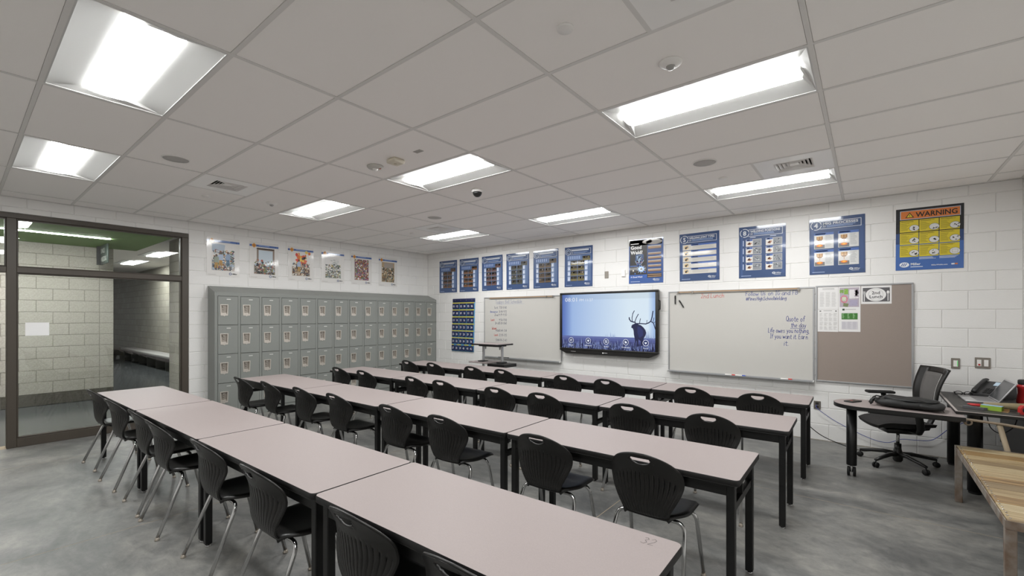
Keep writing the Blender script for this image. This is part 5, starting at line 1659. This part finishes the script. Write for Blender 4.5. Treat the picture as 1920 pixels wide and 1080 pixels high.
for s_ in (-1, 1):
    obj('lens_rim', MB().tube([(s_ * .034 + .028 * math.cos(a), 0.0, .024 + .020 * math.sin(a)) for a in [2 * PI * k / 18 for k in range(18)]], .0035, 6, None, True), M_RUBBER, t)
    obj('temple', MB().tube([(s_ * .062, 0, .03), (s_ * .06, .06, .03), (s_ * .05, .13, .006)], .0035, 6), M_RUBBER, t)
obj('bridge', MB().tube([(-.008, 0, .028), (0, 0, .032), (.008, 0, .028)], .003, 6), M_RUBBER, t)

# tan steel folding chair leaning between desk and bench
t = thing('folding_chair', 'tan steel folding chair frame leaning between the desk and the wooden table', 'chair', (0, 0, 0))
M_TANS = mat('tan_steel', '8f8272', .45, .3)
obj('top_rail', MB().tube([(.64, 5.30, .655), (.635, 5.30, .675), (.65, 5.30, .69), (.70, 5.30, .688), (.85, 5.30, .68), (1.0, 5.30, .665), (1.15, 5.30, .65)], .011, 10), M_TANS, t)
obj('rail_curl', MB().tube([(.655 + .022 * math.cos(a), 5.30, .668 + .022 * math.sin(a)) for a in [2 * PI * k / 16 for k in range(16)]], .007, 8, None, True), M_TANS, t)
for (x0_, x1_) in ((.835, .985), (1.02, 1.17)):
    P0, P1 = Vector((x0_, 5.305, .675)), Vector((x1_, 5.315, 0.0))
    obj('leg', MB().tube([P0, P0.lerp(P1, .5), P1], .016, 8, None, False, (.5, 1.15)), mat('tan_leg', 'a3957f', .5, .2), t)

# low wooden table with angle-iron frame
t = thing('wooden_table', 'low plank-topped table with rusty steel legs at the right edge', 'table', (0, 0, 0))
BX0, BX1, BY0, BY1, BZ = .572, 1.20, 3.50, 5.285, .468
def wood(n, c, c2, seed):
    m = bpy.data.materials.new(n)
    m.use_nodes = True
    nt = m.node_tree; b = nt.nodes['Principled BSDF']
    tc = nt.nodes.new('ShaderNodeTexCoord'); mp = nt.nodes.new('ShaderNodeMapping')
    mp.inputs['Scale'].default_value = (1.2, 22, 8); mp.inputs['Location'].default_value = (seed * 3.1, seed * 1.7, 0)
    nt.links.new(tc.outputs['Object'], mp.inputs['Vector'])
    n1 = nt.nodes.new('ShaderNodeTexNoise'); n1.inputs['Scale'].default_value = 2.2; n1.inputs['Detail'].default_value = 8; n1.inputs['Distortion'].default_value = .8
    nt.links.new(mp.outputs['Vector'], n1.inputs['Vector'])
    rp = nt.nodes.new('ShaderNodeValToRGB')
    rp.color_ramp.elements[0].position = .32; rp.color_ramp.elements[0].color = lin(c2)
    rp.color_ramp.elements[1].position = .68; rp.color_ramp.elements[1].color = lin(c)
    nt.links.new(n1.outputs['Fac'], rp.inputs['Fac']); nt.links.new(rp.outputs['Color'], b.inputs['Base Color'])
    b.inputs['Roughness'].default_value = .42
    return m
wm_ = [wood('plank_a', 'b9a682', '86704f', 1), wood('plank_b', 'a88c62', '71583a', 2), wood('plank_c', 'c4b595', '97835f', 3), wood('plank_d', '9c8868', '6d5b42', 4)]
r = random.Random(12)
y = BY1 - .014
seq = [2, 1, 0, 3, 2, 0, 1, 3, 0, 1, 2, 0, 3]
k = 0
while y > BY0 + .03:
    w_ = r.choice((.135, .145, .15))
    y0_ = max(y - w_, BY0 + .014)
    obj('plank', MB().bbox(BX0 + .012, BX1 - .012, y0_ + .0015, y - .0015, BZ - .022, BZ + r.uniform(-.0015, .001), .003, 1, smooth=False), wm_[seq[k % 13]], t)
    k += 1
    y = y0_
M_RUST = mat('rusty_steel', '9a948c', .5, .4, noise=(11, 7, .16, '76604f'))
for a in ((BX0, BX0 + .006, BY0, BY1), (BX1 - .006, BX1, BY0, BY1), (BX0 + .006, BX1 - .006, BY1 - .006, BY1), (BX0 + .006, BX1 - .006, BY0, BY0 + .006)):
    obj('frame_angle', MB().box(*a, BZ - .045, BZ + .001), M_RUST, t)
obj('frame_angle', MB().box(BX0 + .006, BX0 + .036, BY0 + .006, BY1 - .006, BZ - .030, BZ - .0235), M_RUST, t)
obj('frame_angle', MB().box(BX1 - .036, BX1 - .006, BY0 + .006, BY1 - .006, BZ - .030, BZ - .0235), M_RUST, t)
for (x, y) in ((BX0, BY0), (BX0, BY1 - .045), (BX1 - .045, BY0), (BX1 - .045, BY1 - .045)):
    obj('leg', MB().bbox(x, x + .045, y, y + .045, 0, BZ - .046, .003, 1, smooth=False), M_RUST, t)
sc_ = MB().lathe([(.0055, 0), (.005, .002), (.001, .003)], 8).mesh('screw')
sd_ = MB().cyl(.0025, -.014, 0, 6).mesh('screw_tip')
for k in range(36):
    yy = BY1 - .05 - k * (BY1 - BY0 - .1) / 35
    q = obj('screw', sc_, M_CHROME, t, (BX0 + .024 + .004 * (k % 2), yy, BZ + .0012))
    obj('screw_tip', sd_, M_CHROME, q, (0, 0, -.032))
tag(obj('blue_rag', MB().grid(8, 6, lambda u, v: (.79 + .07 * u + .01 * math.sin(v * 7), 5.06 + .06 * v, .004 + .02 * abs(math.sin(u * 6 + v * 4)) * (1 - abs(2 * v - 1)))).solid(.002), mat('rag_blue', '4b57a0', .8)), 'blue rag on the floor under the wooden table', 'rag')
